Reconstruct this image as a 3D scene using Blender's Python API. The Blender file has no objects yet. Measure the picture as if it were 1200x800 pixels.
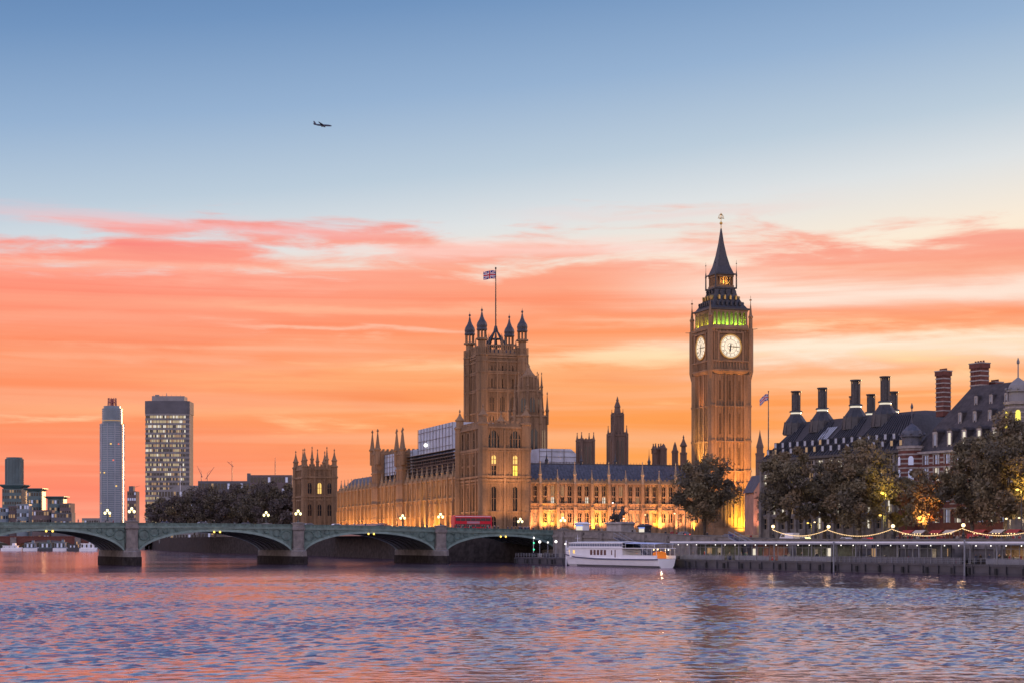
import bpy, math, random
import numpy as np
from mathutils import Vector, Matrix

R = math.radians
random.seed(7)
SC = bpy.context.scene
COL = SC.collection

# ------------------------------------------------------------------ camera
F, HC, YH = 2000.0, 6.0, 633.0          # focal length in photo pixels, eye height, horizon row
cam_d = bpy.data.cameras.new('camera')
cam = bpy.data.objects.new('camera', cam_d)
COL.objects.link(cam)
cam.location = (0, 0, HC)
cam.rotation_euler = (R(90), 0, 0)
cam_d.sensor_width = 36
cam_d.lens = 36 * F / 1200
cam_d.shift_y = (YH - 400) / 1200
cam_d.clip_start = 0.5
cam_d.clip_end = 40000
SC.camera = cam

# ------------------------------------------------------------------ world
world = bpy.data.worlds.new('World')
SC.world = world
world.use_nodes = True
SUN_AZ, SUN_EL = R(24), R(3.0)


class NT:
    def __init__(s, tree):
        s.t = tree

    def n(s, kind, **kw):
        nd = s.t.nodes.new(kind)
        for k, v in kw.items():
            setattr(nd, k, v)
        return nd

    def put(s, sock, val):
        if isinstance(val, bpy.types.NodeSocket):
            s.t.links.new(val, sock)
        elif val is not None:
            sock.default_value = val

    def m(s, op, a, b=None, c=None, clamp=False):
        nd = s.n('ShaderNodeMath', operation=op, use_clamp=clamp)
        for i, q in enumerate((a, b, c)):
            s.put(nd.inputs[i], q)
        return nd.outputs[0]

    def mr(s, val, a, b, c=0.0, d=1.0, smooth=True):
        nd = s.n('ShaderNodeMapRange', interpolation_type='SMOOTHSTEP' if smooth else 'LINEAR')
        s.put(nd.inputs[0], val)
        for i, q in enumerate((a, b, c, d)):
            s.put(nd.inputs[i + 1], q)
        return nd.outputs[0]

    def ramp(s, fac, stops, interp='LINEAR'):
        nd = s.n('ShaderNodeValToRGB')
        cr = nd.color_ramp
        cr.interpolation = interp
        while len(cr.elements) > 1:
            cr.elements.remove(cr.elements[-1])
        for i, (p, c) in enumerate(stops):
            e = cr.elements[0] if i == 0 else cr.elements.new(p)
            e.position = p
            e.color = (*c, 1) if len(c) == 3 else c
        s.put(nd.inputs[0], fac)
        return nd.outputs[0]

    def mix(s, f, a, b, mode='MIX'):
        nd = s.n('ShaderNodeMix', data_type='RGBA', blend_type=mode)
        s.put(nd.inputs[0], f)
        s.put(nd.inputs[6], a)
        s.put(nd.inputs[7], b)
        return nd.outputs[2]

    def noise(s, vec, scale, detail=4, rough=.5, dist=0.0):
        nd = s.n('ShaderNodeTexNoise')
        s.put(nd.inputs['Vector'], vec)
        nd.inputs['Scale'].default_value = scale
        nd.inputs['Detail'].default_value = detail
        nd.inputs['Roughness'].default_value = rough
        nd.inputs['Distortion'].default_value = dist
        return nd.outputs[0]

    def xyz(s, x, y, z):
        nd = s.n('ShaderNodeCombineXYZ')
        for i, q in enumerate((x, y, z)):
            s.put(nd.inputs[i], q)
        return nd.outputs[0]


def lin(r, g, b):
    def f(c):
        c /= 255
        return c / 12.92 if c <= .04045 else ((c + .055) / 1.055) ** 2.4
    return (f(r), f(g), f(b))


wt = NT(world.node_tree)
world.node_tree.nodes.clear()
w_out = wt.n('ShaderNodeOutputWorld')
tc = wt.n('ShaderNodeTexCoord')
sep = wt.n('ShaderNodeSeparateXYZ')
wt.put(sep.inputs[0], tc.outputs['Generated'])
dx, dy, dz = sep.outputs
el = wt.m('ARCSINE', dz)
az = wt.m('ARCTAN2', dx, dy)
elp = wt.m('SUBTRACT', el, wt.m('MULTIPLY', az, .10))     # the left of the sky is deeper blue
E = .36


def st(*l):
    return [(e / E, lin(*c)) for e, c in l]


elf = wt.m('DIVIDE', el, E)
elpf = wt.m('DIVIDE', elp, E)
clear = wt.ramp(elpf, st((0, (255, 196, 120)), (.06, (255, 210, 140)), (.11, (255, 230, 190)), (.15, (252, 236, 215)),
                         (.185, (222, 226, 228)), (.215, (188, 205, 220)), (.26, (150, 178, 210)),
                         (.31, (114, 149, 192)), (.36, (84, 122, 172))))
cl_l = wt.ramp(elf, st((0, (255, 140, 118)), (.03, (255, 138, 108)), (.07, (255, 148, 100)), (.105, (255, 146, 100)),
                       (.135, (255, 136, 108)), (.155, (255, 132, 116)), (.175, (250, 142, 136)), (.2, (240, 170, 172))))
cl_r = wt.ramp(elf, st((0, (255, 176, 92)), (.03, (255, 168, 84)), (.07, (255, 160, 84)), (.105, (255, 158, 92)),
                       (.135, (255, 150, 106)), (.155, (253, 152, 122)), (.175, (250, 168, 150)), (.2, (246, 200, 188))))
side = wt.mr(az, -.24, .10)
cl_c = wt.mix(side, cl_l, cl_r)
# streaky cloud deck: long, flat bands with ragged upper puffs
p1 = wt.xyz(wt.m('MULTIPLY', az, 3.0), wt.m('MULTIPLY', el, 34.0), 3.3)
n1 = wt.noise(p1, 1.0, 7, .55, .35)
p2 = wt.xyz(wt.m('MULTIPLY', az, 10.0), wt.m('MULTIPLY', el, 66.0), 2.4)
n2 = wt.noise(p2, 1.0, 7, .58, .3)
p3 = wt.xyz(wt.m('MULTIPLY', az, 2.4), wt.m('MULTIPLY', el, 88.0), 9.4)
n3 = wt.noise(p3, 1.0, 5, .5, .6)
wn = wt.mr(el, .135, .170, .38, .78)
nn = wt.m('ADD', wt.m('MULTIPLY', n1, wt.m('SUBTRACT', 1.0, wn)), wt.m('MULTIPLY', n2, wn))
thr = wt.ramp(elf, [(0, (.30,) * 3), (.07 / E, (.34,) * 3), (.10 / E, (.36,) * 3), (.13 / E, (.36,) * 3), (.150 / E, (.37,) * 3), (.163 / E, (.42,) * 3),
                    (.174 / E, (.50,) * 3), (.183 / E, (.59,) * 3), (.197 / E, (.70,) * 3), (.23 / E, (.9,) * 3)])
thr = wt.m('ADD', thr, wt.m('MULTIPLY', wt.mr(az, -.05, .28), wt.m('MULTIPLY', wt.mr(el, .03, .12, .0, .075), wt.mr(el, .128, .165, 1.0, -.15))))
cov = wt.mr(wt.m('SUBTRACT', nn, thr), -.065, .095)
shade = wt.mr(n3, .3, .7, .0, 1.0)
cl_c = wt.mix(wt.m('MULTIPLY', shade, wt.mr(az, -.25, .2, .45, .62)), cl_c, wt.mix(.6, cl_c, (1.0, .66, .44, 1)))
cl_c = wt.mix(wt.mr(n2, .5, .72, 0, .32), cl_c, wt.mix(1.0, cl_c, (.93, .78, .80, 1), 'MULTIPLY'))
clear = wt.mix(wt.mr(el, .31, .60), clear, (*lin(156, 124, 144), 1))
front = wt.mix(cov, clear, cl_c)
# long pale gaps where the clear evening sky shows between the cloud bands
warp = wt.m('ADD', wt.m('MULTIPLY', wt.m('SUBTRACT', n1, .5), .045), wt.m('MULTIPLY', wt.m('SUBTRACT', n2, .5), .022))
elw = wt.m('ADD', el, warp)


def gap(col, e0, w, a0, a1, s, soft=.06):
    global front
    d = wt.m('DIVIDE', wt.m('SUBTRACT', elw, e0), w)
    f = wt.m('EXPONENT', wt.m('MULTIPLY', wt.m('MULTIPLY', d, d), -1.0))
    f = wt.m('MULTIPLY', f, wt.m('MULTIPLY', wt.mr(az, a0 - soft, a0 + soft), wt.mr(az, a1 + soft, a1 - soft)))
    f = wt.m('MULTIPLY', f, wt.mr(n3, .25, .55, s * .45, s))
    front = wt.mix(f, front, (*lin(*col), 1))


gap((255, 238, 222), .147, .010, .09, .40, .85)
gap((255, 238, 214), .1085, .0075, .10, .40, .95)
gap((255, 224, 190), .128, .0035, .03, .22, .6)
gap((255, 222, 180), .091, .004, .13, .30, .45)
gap((255, 216, 206), .166, .006, -.10, .13, .7)
gap((255, 205, 178), .1225, .0022, -.16, -.02, .75, .03)
gap((255, 196, 160), .137, .004, -.18, .02, .5)
gap((255, 188, 130), .094, .005, -.20, .05, .5)
gap((255, 192, 168), .154, .005, -.34, -.10, .55)
gap((255, 186, 150), .108, .004, -.30, -.06, .6)
gap((255, 170, 140), .125, .006, -.34, -.16, .5)
gap((255, 190, 130), .070, .006, -.28, -.08, .35)
gap((250, 190, 190), .181, .004, -.30, -.08, .5)
gap((246, 206, 200), .192, .004, .02, .16, .35)
sky = wt.n('ShaderNodeTexSky', sky_type='NISHITA', sun_disc=False)
sky.sun_elevation = SUN_EL
sky.sun_rotation = SUN_AZ
sky.altitude = 50
sky.air_density = 1.0
sky.dust_density = 1.2
sky.ozone_density = 2.0
bg_n = wt.n('ShaderNodeBackground')
wt.put(bg_n.inputs[0], sky.outputs[0])
bg_n.inputs[1].default_value = 0.12
# the dusk dome overhead and opposite the sunset: a pink belt under lilac blue
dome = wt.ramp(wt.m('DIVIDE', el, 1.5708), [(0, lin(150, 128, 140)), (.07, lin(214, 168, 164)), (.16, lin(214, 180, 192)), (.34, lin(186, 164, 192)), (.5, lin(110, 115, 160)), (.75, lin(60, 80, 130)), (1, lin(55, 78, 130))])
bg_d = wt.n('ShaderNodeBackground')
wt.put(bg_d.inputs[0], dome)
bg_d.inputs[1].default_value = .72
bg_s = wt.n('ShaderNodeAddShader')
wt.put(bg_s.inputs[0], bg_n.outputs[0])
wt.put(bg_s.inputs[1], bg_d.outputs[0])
bg_f = wt.n('ShaderNodeBackground')
wt.put(bg_f.inputs[0], front)
bg_f.inputs[1].default_value = 2 ** -1.3
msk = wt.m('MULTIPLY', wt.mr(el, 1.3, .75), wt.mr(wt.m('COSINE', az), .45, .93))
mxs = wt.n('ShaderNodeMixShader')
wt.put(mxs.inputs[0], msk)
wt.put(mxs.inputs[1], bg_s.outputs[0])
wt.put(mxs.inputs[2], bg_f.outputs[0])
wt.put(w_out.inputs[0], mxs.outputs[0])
world.cycles.sampling_method = 'AUTOMATIC'

# ------------------------------------------------------------------ sun and exposure
sd = bpy.data.lights.new('sun', 'SUN')
sd.energy = 0.9
sd.angle = R(4)
sd.color = (1.0, .52, .22)
sun = bpy.data.objects.new('sun', sd)
COL.objects.link(sun)
sv = Vector((math.sin(SUN_AZ) * math.cos(SUN_EL), math.cos(SUN_AZ) * math.cos(SUN_EL), math.sin(SUN_EL)))
sun.rotation_euler = sv.to_track_quat('Z', 'Y').to_euler()

SC.view_settings.view_transform = 'Standard'
SC.view_settings.look = 'None'
SC.view_settings.gamma = 1.0
EXPO = 1.3
SC.view_settings.exposure = EXPO
SC.view_settings.use_curve_mapping = False
SC.render.engine = 'CYCLES'
SC.cycles.use_denoising = True
try:
    SC.cycles.denoiser = 'OPENIMAGEDENOISE'
    SC.cycles.denoising_input_passes = 'RGB_ALBEDO_NORMAL'
    SC.cycles.denoising_prefilter = 'ACCURATE'
except Exception:
    pass
SC.cycles.max_bounces = 5
SC.cycles.diffuse_bounces = 2
SC.cycles.glossy_bounces = 3
SC.cycles.caustics_reflective = False
SC.cycles.caustics_refractive = False
SC.cycles.sample_clamp_indirect = 4
SC.cycles.use_light_tree = True


# ------------------------------------------------------------------ photo -> place
def at(px, py, Y):
    return Vector(((px - 600) * Y / F, Y, HC + (YH - py) * Y / F))


def zz(py, Y):
    return HC + (YH - py) * Y / F


# ------------------------------------------------------------------ materials
def mat(name, col, rough=.8, metal=0.0, var=.0, scale=.5, col2=None, emit=None, es=0.0, bump=0.0, bscale=2.0, streak=False, spec=.5):
    m = bpy.data.materials.new(name)
    m.use_nodes = True
    t = NT(m.node_tree)
    b = m.node_tree.nodes['Principled BSDF']
    b.inputs['Roughness'].default_value = rough
    b.inputs['Metallic'].default_value = metal
    b.inputs['Specular IOR Level'].default_value = spec
    if var or col2:
        tcn = t.n('ShaderNodeTexCoord')
        mp = t.n('ShaderNodeMapping')
        t.put(mp.inputs[0], tcn.outputs['Object'])
        mp.inputs['Scale'].default_value = (1, 1, .18) if streak else (1, 1, 1)
        nz = t.noise(mp.outputs[0], scale, 5, .6)
        c2 = col2 or tuple(c * (1 - var) for c in col)
        c1 = tuple(c * (1 + var * .4) for c in col) if not col2 else col
        cc = t.ramp(nz, [(.35, c2), (.65, c1)])
        if streak:
            nz2 = t.noise(tcn.outputs['Object'], scale * 6, 3, .6)
            cc = t.mix(.35, cc, t.ramp(nz2, [(.3, tuple(c * .55 for c in col)), (.7, tuple(min(1, c * 1.2) for c in col))]))
        t.put(b.inputs['Base Color'], cc)
    else:
        b.inputs['Base Color'].default_value = (*col, 1)
    if bump:
        tcn = t.n('ShaderNodeTexCoord')
        bn = t.n('ShaderNodeBump')
        bn.inputs['Strength'].default_value = bump
        bn.inputs['Distance'].default_value = .15
        t.put(bn.inputs['Height'], t.noise(tcn.outputs['Object'], bscale, 5, .65))
        t.put(b.inputs['Normal'], bn.outputs[0])
    if emit:
        b.inputs['Emission Color'].default_value = (*emit, 1)
        b.inputs['Emission Strength'].default_value = es * 2 ** -EXPO
    return m


M = {}
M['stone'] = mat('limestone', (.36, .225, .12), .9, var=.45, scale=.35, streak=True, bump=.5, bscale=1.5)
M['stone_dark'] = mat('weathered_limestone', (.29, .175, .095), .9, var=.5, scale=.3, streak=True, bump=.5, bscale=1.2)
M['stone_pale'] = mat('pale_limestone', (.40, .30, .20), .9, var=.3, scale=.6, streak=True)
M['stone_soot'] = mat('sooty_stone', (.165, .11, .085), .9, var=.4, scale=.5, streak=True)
M['slate'] = mat('slate', (.085, .09, .115), .55, var=.4, scale=1.2, bump=.4, bscale=3)
M['lead'] = mat('lead_roof', (.055, .055, .065), .5, var=.35, scale=1.0)
M['iron_roof'] = mat('iron_roof', (.045, .042, .045), .5, var=.4, scale=1.5)
M['gold'] = mat('gilding', (.55, .36, .10), .4, metal=.7)
M['glass'] = mat('dark_glass', (.02, .024, .03), .12, spec=.6)
M['glass_lit'] = mat('lit_glass', (.3, .2, .08), .3, emit=(1.0, .62, .16), es=1.1)
M['glass_yel'] = mat('bright_lit_glass', (.3, .25, .05), .3, emit=(1.0, .78, .10), es=1.3)
M['glass_dim'] = mat('dimly_lit_glass', (.15, .1, .05), .3, emit=(1.0, .6, .3), es=.28)
M['glass_cool'] = mat('cool_lit_glass', (.2, .2, .2), .3, emit=(1.0, .9, .7), es=.75)
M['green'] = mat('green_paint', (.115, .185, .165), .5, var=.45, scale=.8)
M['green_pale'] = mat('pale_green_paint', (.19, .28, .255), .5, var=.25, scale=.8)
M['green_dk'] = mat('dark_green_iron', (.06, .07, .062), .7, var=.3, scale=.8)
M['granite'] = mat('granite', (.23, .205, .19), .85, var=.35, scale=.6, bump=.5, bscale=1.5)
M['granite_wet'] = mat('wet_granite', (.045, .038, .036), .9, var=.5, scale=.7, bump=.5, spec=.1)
M['asphalt'] = mat('asphalt', (.05, .05, .052), .9, var=.3, scale=.6)
M['paving'] = mat('paving', (.19, .175, .16), .9, var=.3, scale=.5)
M['earth'] = mat('ground', (.075, .075, .055), .95, var=.4, scale=.05)
M['sheet'] = mat('scaffold_sheeting', (.50, .55, .64), .6, var=.22, scale=.25, bump=.8, bscale=.4)
M['scaff'] = mat('scaffold_tube', (.12, .10, .09), .5, metal=.4)
M['white'] = mat('white_paint', (.86, .86, .89), .35, var=.06, scale=.4)
M['grey_paint'] = mat('grey_paint', (.24, .25, .28), .5, var=.2, scale=.5)
M['dkgrey'] = mat('dark_paint', (.05, .05, .06), .5, var=.3, scale=.5)
M['navy'] = mat('navy_paint', (.03, .05, .14), .4)
M['orange'] = mat('glowing_orange_canvas', (.85, .22, .03), .6, emit=(1, .3, .03), es=.25)  # canvas is no lamp; a faint glow is painted in to look lit
M['red'] = mat('red_paint', (.52, .02, .03), .35, var=.1, scale=.5)
M['rubber'] = mat('rubber', (.02, .02, .02), .8)
M['chrome'] = mat('bare_steel', (.5, .5, .52), .35, metal=.8)
M['bronze'] = mat('dark_bronze', (.045, .042, .04), .45, metal=.4, var=.3, scale=1)
M['brick'] = mat('red_brick', (.155, .055, .042), .9, var=.3, scale=1.0)
M['band'] = mat('white_stone_band', (.36, .32, .30), .85, var=.3, scale=.8)
M['pink_wall'] = mat('pinkish_render', (.46, .26, .19), .9, var=.2, scale=.4)
M['lamp'] = mat('lamp_glass', (.8, .8, .6), .3, emit=(1.0, .86, .36), es=2.6)
M['lamp_warm'] = mat('warm_lamp_glass', (.8, .7, .5), .3, emit=(1.0, .72, .32), es=3.0)
M['lamp_white'] = mat('white_lamp_glass', (.8, .8, .8), .3, emit=(1.0, .93, .82), es=2.6)
M['lamp_red'] = mat('red_lamp_glass', (.4, .02, .02), .3, emit=(1.0, .05, .03), es=2.5)
M['lamp_green'] = mat('green_lamp_glass', (.02, .4, .2), .3, emit=(.1, 1.0, .5), es=1.6)
M['lamp_orange'] = mat('orange_lamp_glass', (.8, .4, .1), .3, emit=(1.0, .60, .10), es=2.6)
M['festoon'] = mat('festoon_bulbs', (.8, .7, .5), .3, emit=(1.0, .62, .22), es=1.5)
M['clock'] = mat('opal_glass', (.75, .72, .6), .4, emit=(1.0, .82, .50), es=.72)
M['black'] = mat('black_iron', (.015, .015, .017), .5)
M['bark'] = mat('bark', (.10, .08, .065), .95, var=.4, scale=2)
M['leaf_a'] = mat('leaf_olive', (.20, .165, .10), .8, spec=.15)
M['leaf_b'] = mat('leaf_brown', (.22, .165, .10), .8, spec=.15)
M['leaf_c'] = mat('leaf_dark', (.13, .112, .08), .8, spec=.15)
M['leaf_d'] = mat('leaf_autumn', (.22, .10, .04), .8, spec=.15)
M['leaf_far'] = mat('leaf_far', (.125, .105, .098), .9, spec=.1)
M['blue_glass'] = mat('blue_cladding', (.16, .22, .28), .3, var=.2, scale=.05)
M['teal'] = mat('teal_cladding', (.07, .13, .15), .35, var=.3, scale=.05)
M['concrete'] = mat('concrete', (.26, .25, .25), .85, var=.25, scale=.1)
M['dk_concrete'] = mat('dark_concrete', (.12, .12, .135), .8, var=.25, scale=.1)
M['purple_wall'] = mat('purplish_brick', (.15, .115, .12), .85, var=.25, scale=.1)
M['glass_blue'] = mat('blue_lit_glass', (.3, .3, .4), .2, emit=(.62, .68, 1.0), es=.3)
M['clear'] = mat('tinted_glazing', (.05, .06, .06), .08, spec=.6)
M['flag_blue'] = mat('flag_blue', (.02, .04, .22), .8)
M['flag_white'] = mat('flag_white', (.7, .7, .7), .8)
M['flag_red'] = mat('flag_red', (.55, .02, .04), .8)
M['skin'] = mat('skin', (.42, .26, .19), .6)
for nm, c in (('a', (.03, .03, .035)), ('b', (.06, .07, .12)), ('c', (.25, .04, .04)), ('d', (.30, .28, .26)), ('e', (.08, .06, .04)), ('f', (.05, .10, .08))):
    M['cloth_' + nm] = mat('cloth_' + nm, c, .9)


# ------------------------------------------------------------------ mesh builder
class MB:
    def __init__(s, T=None):
        s.v, s.f, s.mi = [], [], []
        s.T = T or Matrix()
        s.cur = 0

    def add(s, ps, fs):
        b = len(s.v)
        T = s.T
        s.v += [tuple(T @ Vector(p)) for p in ps]
        for q in fs:
            s.f.append(tuple(b + i for i in q))
            s.mi.append(s.cur)
        return s

    def box(s, x0, x1, y0, y1, z0, z1):
        return s.add([(x0, y0, z0), (x1, y0, z0), (x1, y1, z0), (x0, y1, z0), (x0, y0, z1), (x1, y0, z1), (x1, y1, z1), (x0, y1, z1)],
                     [(3, 2, 1, 0), (4, 5, 6, 7), (0, 1, 5, 4), (1, 2, 6, 5), (2, 3, 7, 6), (3, 0, 4, 7)])

    def quad(s, a, b, c, d):
        return s.add([a, b, c, d], [(0, 1, 2, 3)])

    def tri(s, a, b, c):
        return s.add([a, b, c], [(0, 1, 2)])

    def loft(s, rings, cap0=True, cap1=True, closed=True):
        n = len(rings[0])
        ps = [p for r in rings for p in r]
        fs = []
        for k in range(len(rings) - 1):
            for i in range(n if closed else n - 1):
                j = (i + 1) % n
                fs.append((k * n + i, k * n + j, (k + 1) * n + j, (k + 1) * n + i))
        if cap0:
            fs.append(tuple(range(n - 1, -1, -1)))
        if cap1:
            fs.append(tuple((len(rings) - 1) * n + i for i in range(n)))
        return s.add(ps, fs)

    def lathe(s, cx, cy, prof, n=8, rot=0.0):
        return s.loft([[(cx + max(r, .004) * math.cos(rot + 2 * math.pi * i / n), cy + max(r, .004) * math.sin(rot + 2 * math.pi * i / n), z)
                        for i in range(n)] for r, z in prof])

    def sq(s, cx, cy, prof):
        return s.lathe(cx, cy, [(h * 1.41421356, z) for h, z in prof], 4, math.pi / 4)

    def rect(s, x0, x1, y0, y1, prof):
        """loft of rectangles shrunk by an inset: prof = [(inset_x, inset_y, z)...]"""
        return s.loft([[(x0 + a, y0 + b, z), (x1 - a, y0 + b, z), (x1 - a, y1 - b, z), (x0 + a, y1 - b, z)] for a, b, z in prof])

    def tube(s, p, q, r0, r1=None, n=6):
        r1 = r0 if r1 is None else r1
        p, q = Vector(p), Vector(q)
        d = (q - p).normalized()
        a = d.orthogonal().normalized()
        b = d.cross(a)
        return s.loft([[tuple(c + (a * math.cos(2 * math.pi * i / n) + b * math.sin(2 * math.pi * i / n)) * r) for i in range(n)]
                       for c, r in ((p, r0), (q, r1))])

    def path(s, pts, r, n=6):
        pts = [Vector(p) for p in pts]
        rings = []
        for k, c in enumerate(pts):
            d = (pts[min(k + 1, len(pts) - 1)] - pts[max(k - 1, 0)]).normalized()
            a = d.cross(Vector((0, 0, 1)))
            a = a.normalized() if a.length > 1e-3 else Vector((1, 0, 0))
            b = d.cross(a)
            rr = r[k] if isinstance(r, (list, tuple)) else r
            rings.append([tuple(c + (a * math.cos(2 * math.pi * i / n) + b * math.sin(2 * math.pi * i / n)) * rr) for i in range(n)])
        return s.loft(rings)

    def strip(s, xs, y0, y1, zlo, zhi):
        return s.loft([[(x, y0, zlo(x)), (x, y1, zlo(x)), (x, y1, zhi(x)), (x, y0, zhi(x))] for x in xs])

    def ball(s, c, r, n=10, sz=1.0):
        k = n // 2
        return s.lathe(c[0], c[1], [(r * math.sin(math.pi * i / k), c[2] - sz * r * math.cos(math.pi * i / k)) for i in range(k + 1)], n)

    def build(s, name, m, parent=None, smooth=False):
        me = bpy.data.meshes.new(name)
        me.from_pydata(s.v, [], s.f)
        ms = m if isinstance(m, (list, tuple)) else [m]
        for q in ms:
            me.materials.append(q)
        if len(ms) > 1:
            me.polygons.foreach_set('material_index', s.mi)
        if smooth:
            me.polygons.foreach_set('use_smooth', [True] * len(me.polygons))
        me.update()
        o = bpy.data.objects.new(name, me)
        COL.objects.link(o)
        if parent:
            o.parent = parent
        return o


def tag(o, label=None, cat=None, group=None, kind=None):
    for k, v in (('label', label), ('category', cat), ('group', group), ('kind', kind)):
        if v:
            o[k] = v
    return o


def thing(name, label, cat, loc=(0, 0, 0), rotz=0.0, group=None):
    o = bpy.data.objects.new(name, None)
    o.empty_display_size = .5
    COL.objects.link(o)
    o.location = loc
    o.rotation_euler = (0, 0, rotz)
    return tag(o, label, cat, group)


def dup(root, loc, rotz=None, label=None, group=None):
    r = root.copy()
    COL.objects.link(r)
    r.location = loc
    if rotz is not None:
        r.rotation_euler = (0, 0, rotz)
    if label:
        r['label'] = label
    if group:
        r['group'] = group

    def kids(a, b):
        for ch in [c for c in COL.objects if c.parent == a]:
            c = ch.copy()
            COL.objects.link(c)
            c.parent = b
            kids(ch, c)
    kids(root, r)
    return r


def light(kind, loc, power, color, radius=.3, target=None, size=R(60), blend=.8, parent=None, sx=None, sy=None, name='floodlight'):
    d = bpy.data.lights.new(name, kind)
    d.energy = power
    d.color = color
    if kind == 'AREA':
        d.shape = 'RECTANGLE'
        d.size, d.size_y = sx, sy
    else:
        d.shadow_soft_size = radius
    if kind == 'SPOT':
        d.spot_size, d.spot_blend = size, blend
    o = bpy.data.objects.new(name, d)
    COL.objects.link(o)
    o.location = loc
    if target is not None:
        o.rotation_euler = (Vector(target) - Vector(loc)).to_track_quat('-Z', 'Y').to_euler()
    if parent:
        o.parent = parent
    return o


# ------------------------------------------------------------------ gothic masonry helpers
def face_T(kind, x0, x1, y0, y1):
    if kind == 'front':
        return Matrix.Translation((x0, y0, 0))
    if kind == 'left':
        return Matrix.Translation((x0, y1, 0)) @ Matrix.Rotation(-math.pi / 2, 4, 'Z')
    if kind == 'right':
        return Matrix.Translation((x1, y0, 0)) @ Matrix.Rotation(math.pi / 2, 4, 'Z')
    return Matrix.Translation((x1, y1, 0)) @ Matrix.Rotation(math.pi, 4, 'Z')


def wall_holes(mb, W, z0, z1, holes, depth):
    zs = sorted({z0, z1, *[h[2] for h in holes], *[h[3] for h in holes]})
    for za, zb in zip(zs, zs[1:]):
        act = sorted([h for h in holes if h[2] <= za + 1e-6 and h[3] >= zb - 1e-6])
        x = 0.0
        for h in act:
            if h[0] > x + 1e-6:
                mb.quad((x, 0, za), (h[0], 0, za), (h[0], 0, zb), (x, 0, zb))
            x = h[1]
        if x < W - 1e-6:
            mb.quad((x, 0, za), (W, 0, za), (W, 0, zb), (x, 0, zb))
    for a, b, c, d, arch in holes:
        mb.quad((a, 0, c), (a, depth, c), (a, depth, d), (a, 0, d))
        mb.quad((b, 0, c), (b, 0, d), (b, depth, d), (b, depth, c))
        mb.quad((a, 0, c), (b, 0, c), (b, depth, c), (a, depth, c))
        mb.quad((a, 0, d), (a, depth, d), (b, depth, d), (b, 0, d))
        if arch:                                            # fill the corners to a pointed head
            m, hh = (a + b) / 2, (b - a) * .75
            for xa, sg in ((a, 1), (b, -1)):
                mid = (xa + sg * (b - a) * .16, d - hh * .35)
                for y in (.02,):
                    mb.add([(xa, y, d - hh), (mid[0], y, mid[1]), (m, y, d), (xa, y, d)], [(0, 1, 2, 3)])


def window(root, T, h, depth, glass, stone, mull=1, transom=1, name='window'):
    a, b, c, d, arch = h
    mb = MB(T)
    mb.quad((a, depth - .03, c), (b, depth - .03, c), (b, depth - .03, d), (a, depth - .03, d))
    mb.cur = 1
    mw = min(.16, (b - a) * .1)
    for i in range(mull):
        x = a + (b - a) * (i + 1) / (mull + 1)
        mb.box(x - mw / 2, x + mw / 2, depth * .35, depth - .01, c, d)
    for i in range(transom):
        z = c + (d - c) * (i + 1) / (transom + 1)
        mb.box(a, b, depth * .4, depth - .012, z - mw / 2, z + mw / 2)
    return mb.build(name, [glass, stone], root)


def facade(wall, root, T, W, z0, z1, rows, nb, depth=.4, glass=None, stone=None, butt=None, courses=(), ribs=True, ends=True, mull=1, panel=None):
    """rows: (za, zb, width, per_bay, arched); butt: (width, projection, top)"""
    wall.T = T
    bay = W / nb
    holes, tags = [], []
    for j, (za, zb, ww, per, arch) in enumerate(rows):
        for i in range(nb):
            for k in range(per):
                cx = (i + .5) * bay + (k - (per - 1) / 2) * (bay * .86 / per)
                holes.append((cx - ww / 2, cx + ww / 2, za, zb, arch))
                tags.append((j, i, k))
    wall_holes(wall, W, z0, z1, holes, depth)
    for c, pr, th in courses:
        wall.box(0, W, -pr, .05, c, c + th)
    if butt:
        bw, bp, bt = butt
        for i in range(nb + 1):
            if not ends and i in (0, nb):
                continue
            x = i * bay
            wall.box(x - bw / 2, x + bw / 2, -bp, .06, z0, z0 + (bt - z0) * .55)
            wall.box(x - bw * .4, x + bw * .4, -bp * .7, .06, z0 + (bt - z0) * .55, bt)
    if panel:                                            # blind tracery over the plain wall between the openings
        n = int(W / panel)
        for i in range(1, n):
            x = W * i / n
            zs_ = sorted([(h[2] - .1, h[3] + .1) for h in holes if h[0] - .15 < x < h[1] + .15])
            z = z0
            for a, c in zs_ + [(z1, z1)]:
                if a - z > .6:
                    wall.box(x - .07, x + .07, -.16, .05, z, a)
                z = max(z, c)
    if ribs:
        xs = sorted({round(h[0], 3) for h in holes} | {round(h[1], 3) for h in holes})
        for x in xs:
            wall.box(x - .09, x + .09, -.12, .04, z0, z1)
    for h, tg in zip(holes, tags):
        window(root, T, h, depth, glass(*tg) if glass else M['glass'], stone, mull)


def pinnacle(root, x, y, z, h, r, m, n=4, name='pinnacle', fin=True):
    mb = MB()
    rot = math.pi / 4 if n == 4 else 0
    mb.lathe(x, y, [(r, z), (r, z + h * .38), (r * 1.3, z + h * .4), (r * 1.3, z + h * .44), (r * .95, z + h * .46), (r * .55, z + h * .66), (r * .18, z + h * .9),
                    (r * .42, z + h * .92), (r * .42, z + h * .945), (.03, z + h)], n, rot)
    if n == 4:
        for k in range(4):                                  # little gablets at the foot of the spirelet
            c, s = math.cos(k * math.pi / 2), math.sin(k * math.pi / 2)
            mb.tube((x + c * r * .75, y + s * r * .75, z + h * .42), (x + c * r * .6, y + s * r * .6, z + h * .6), r * .3, .02, 4)
    return mb.build(name, m, root)


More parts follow.
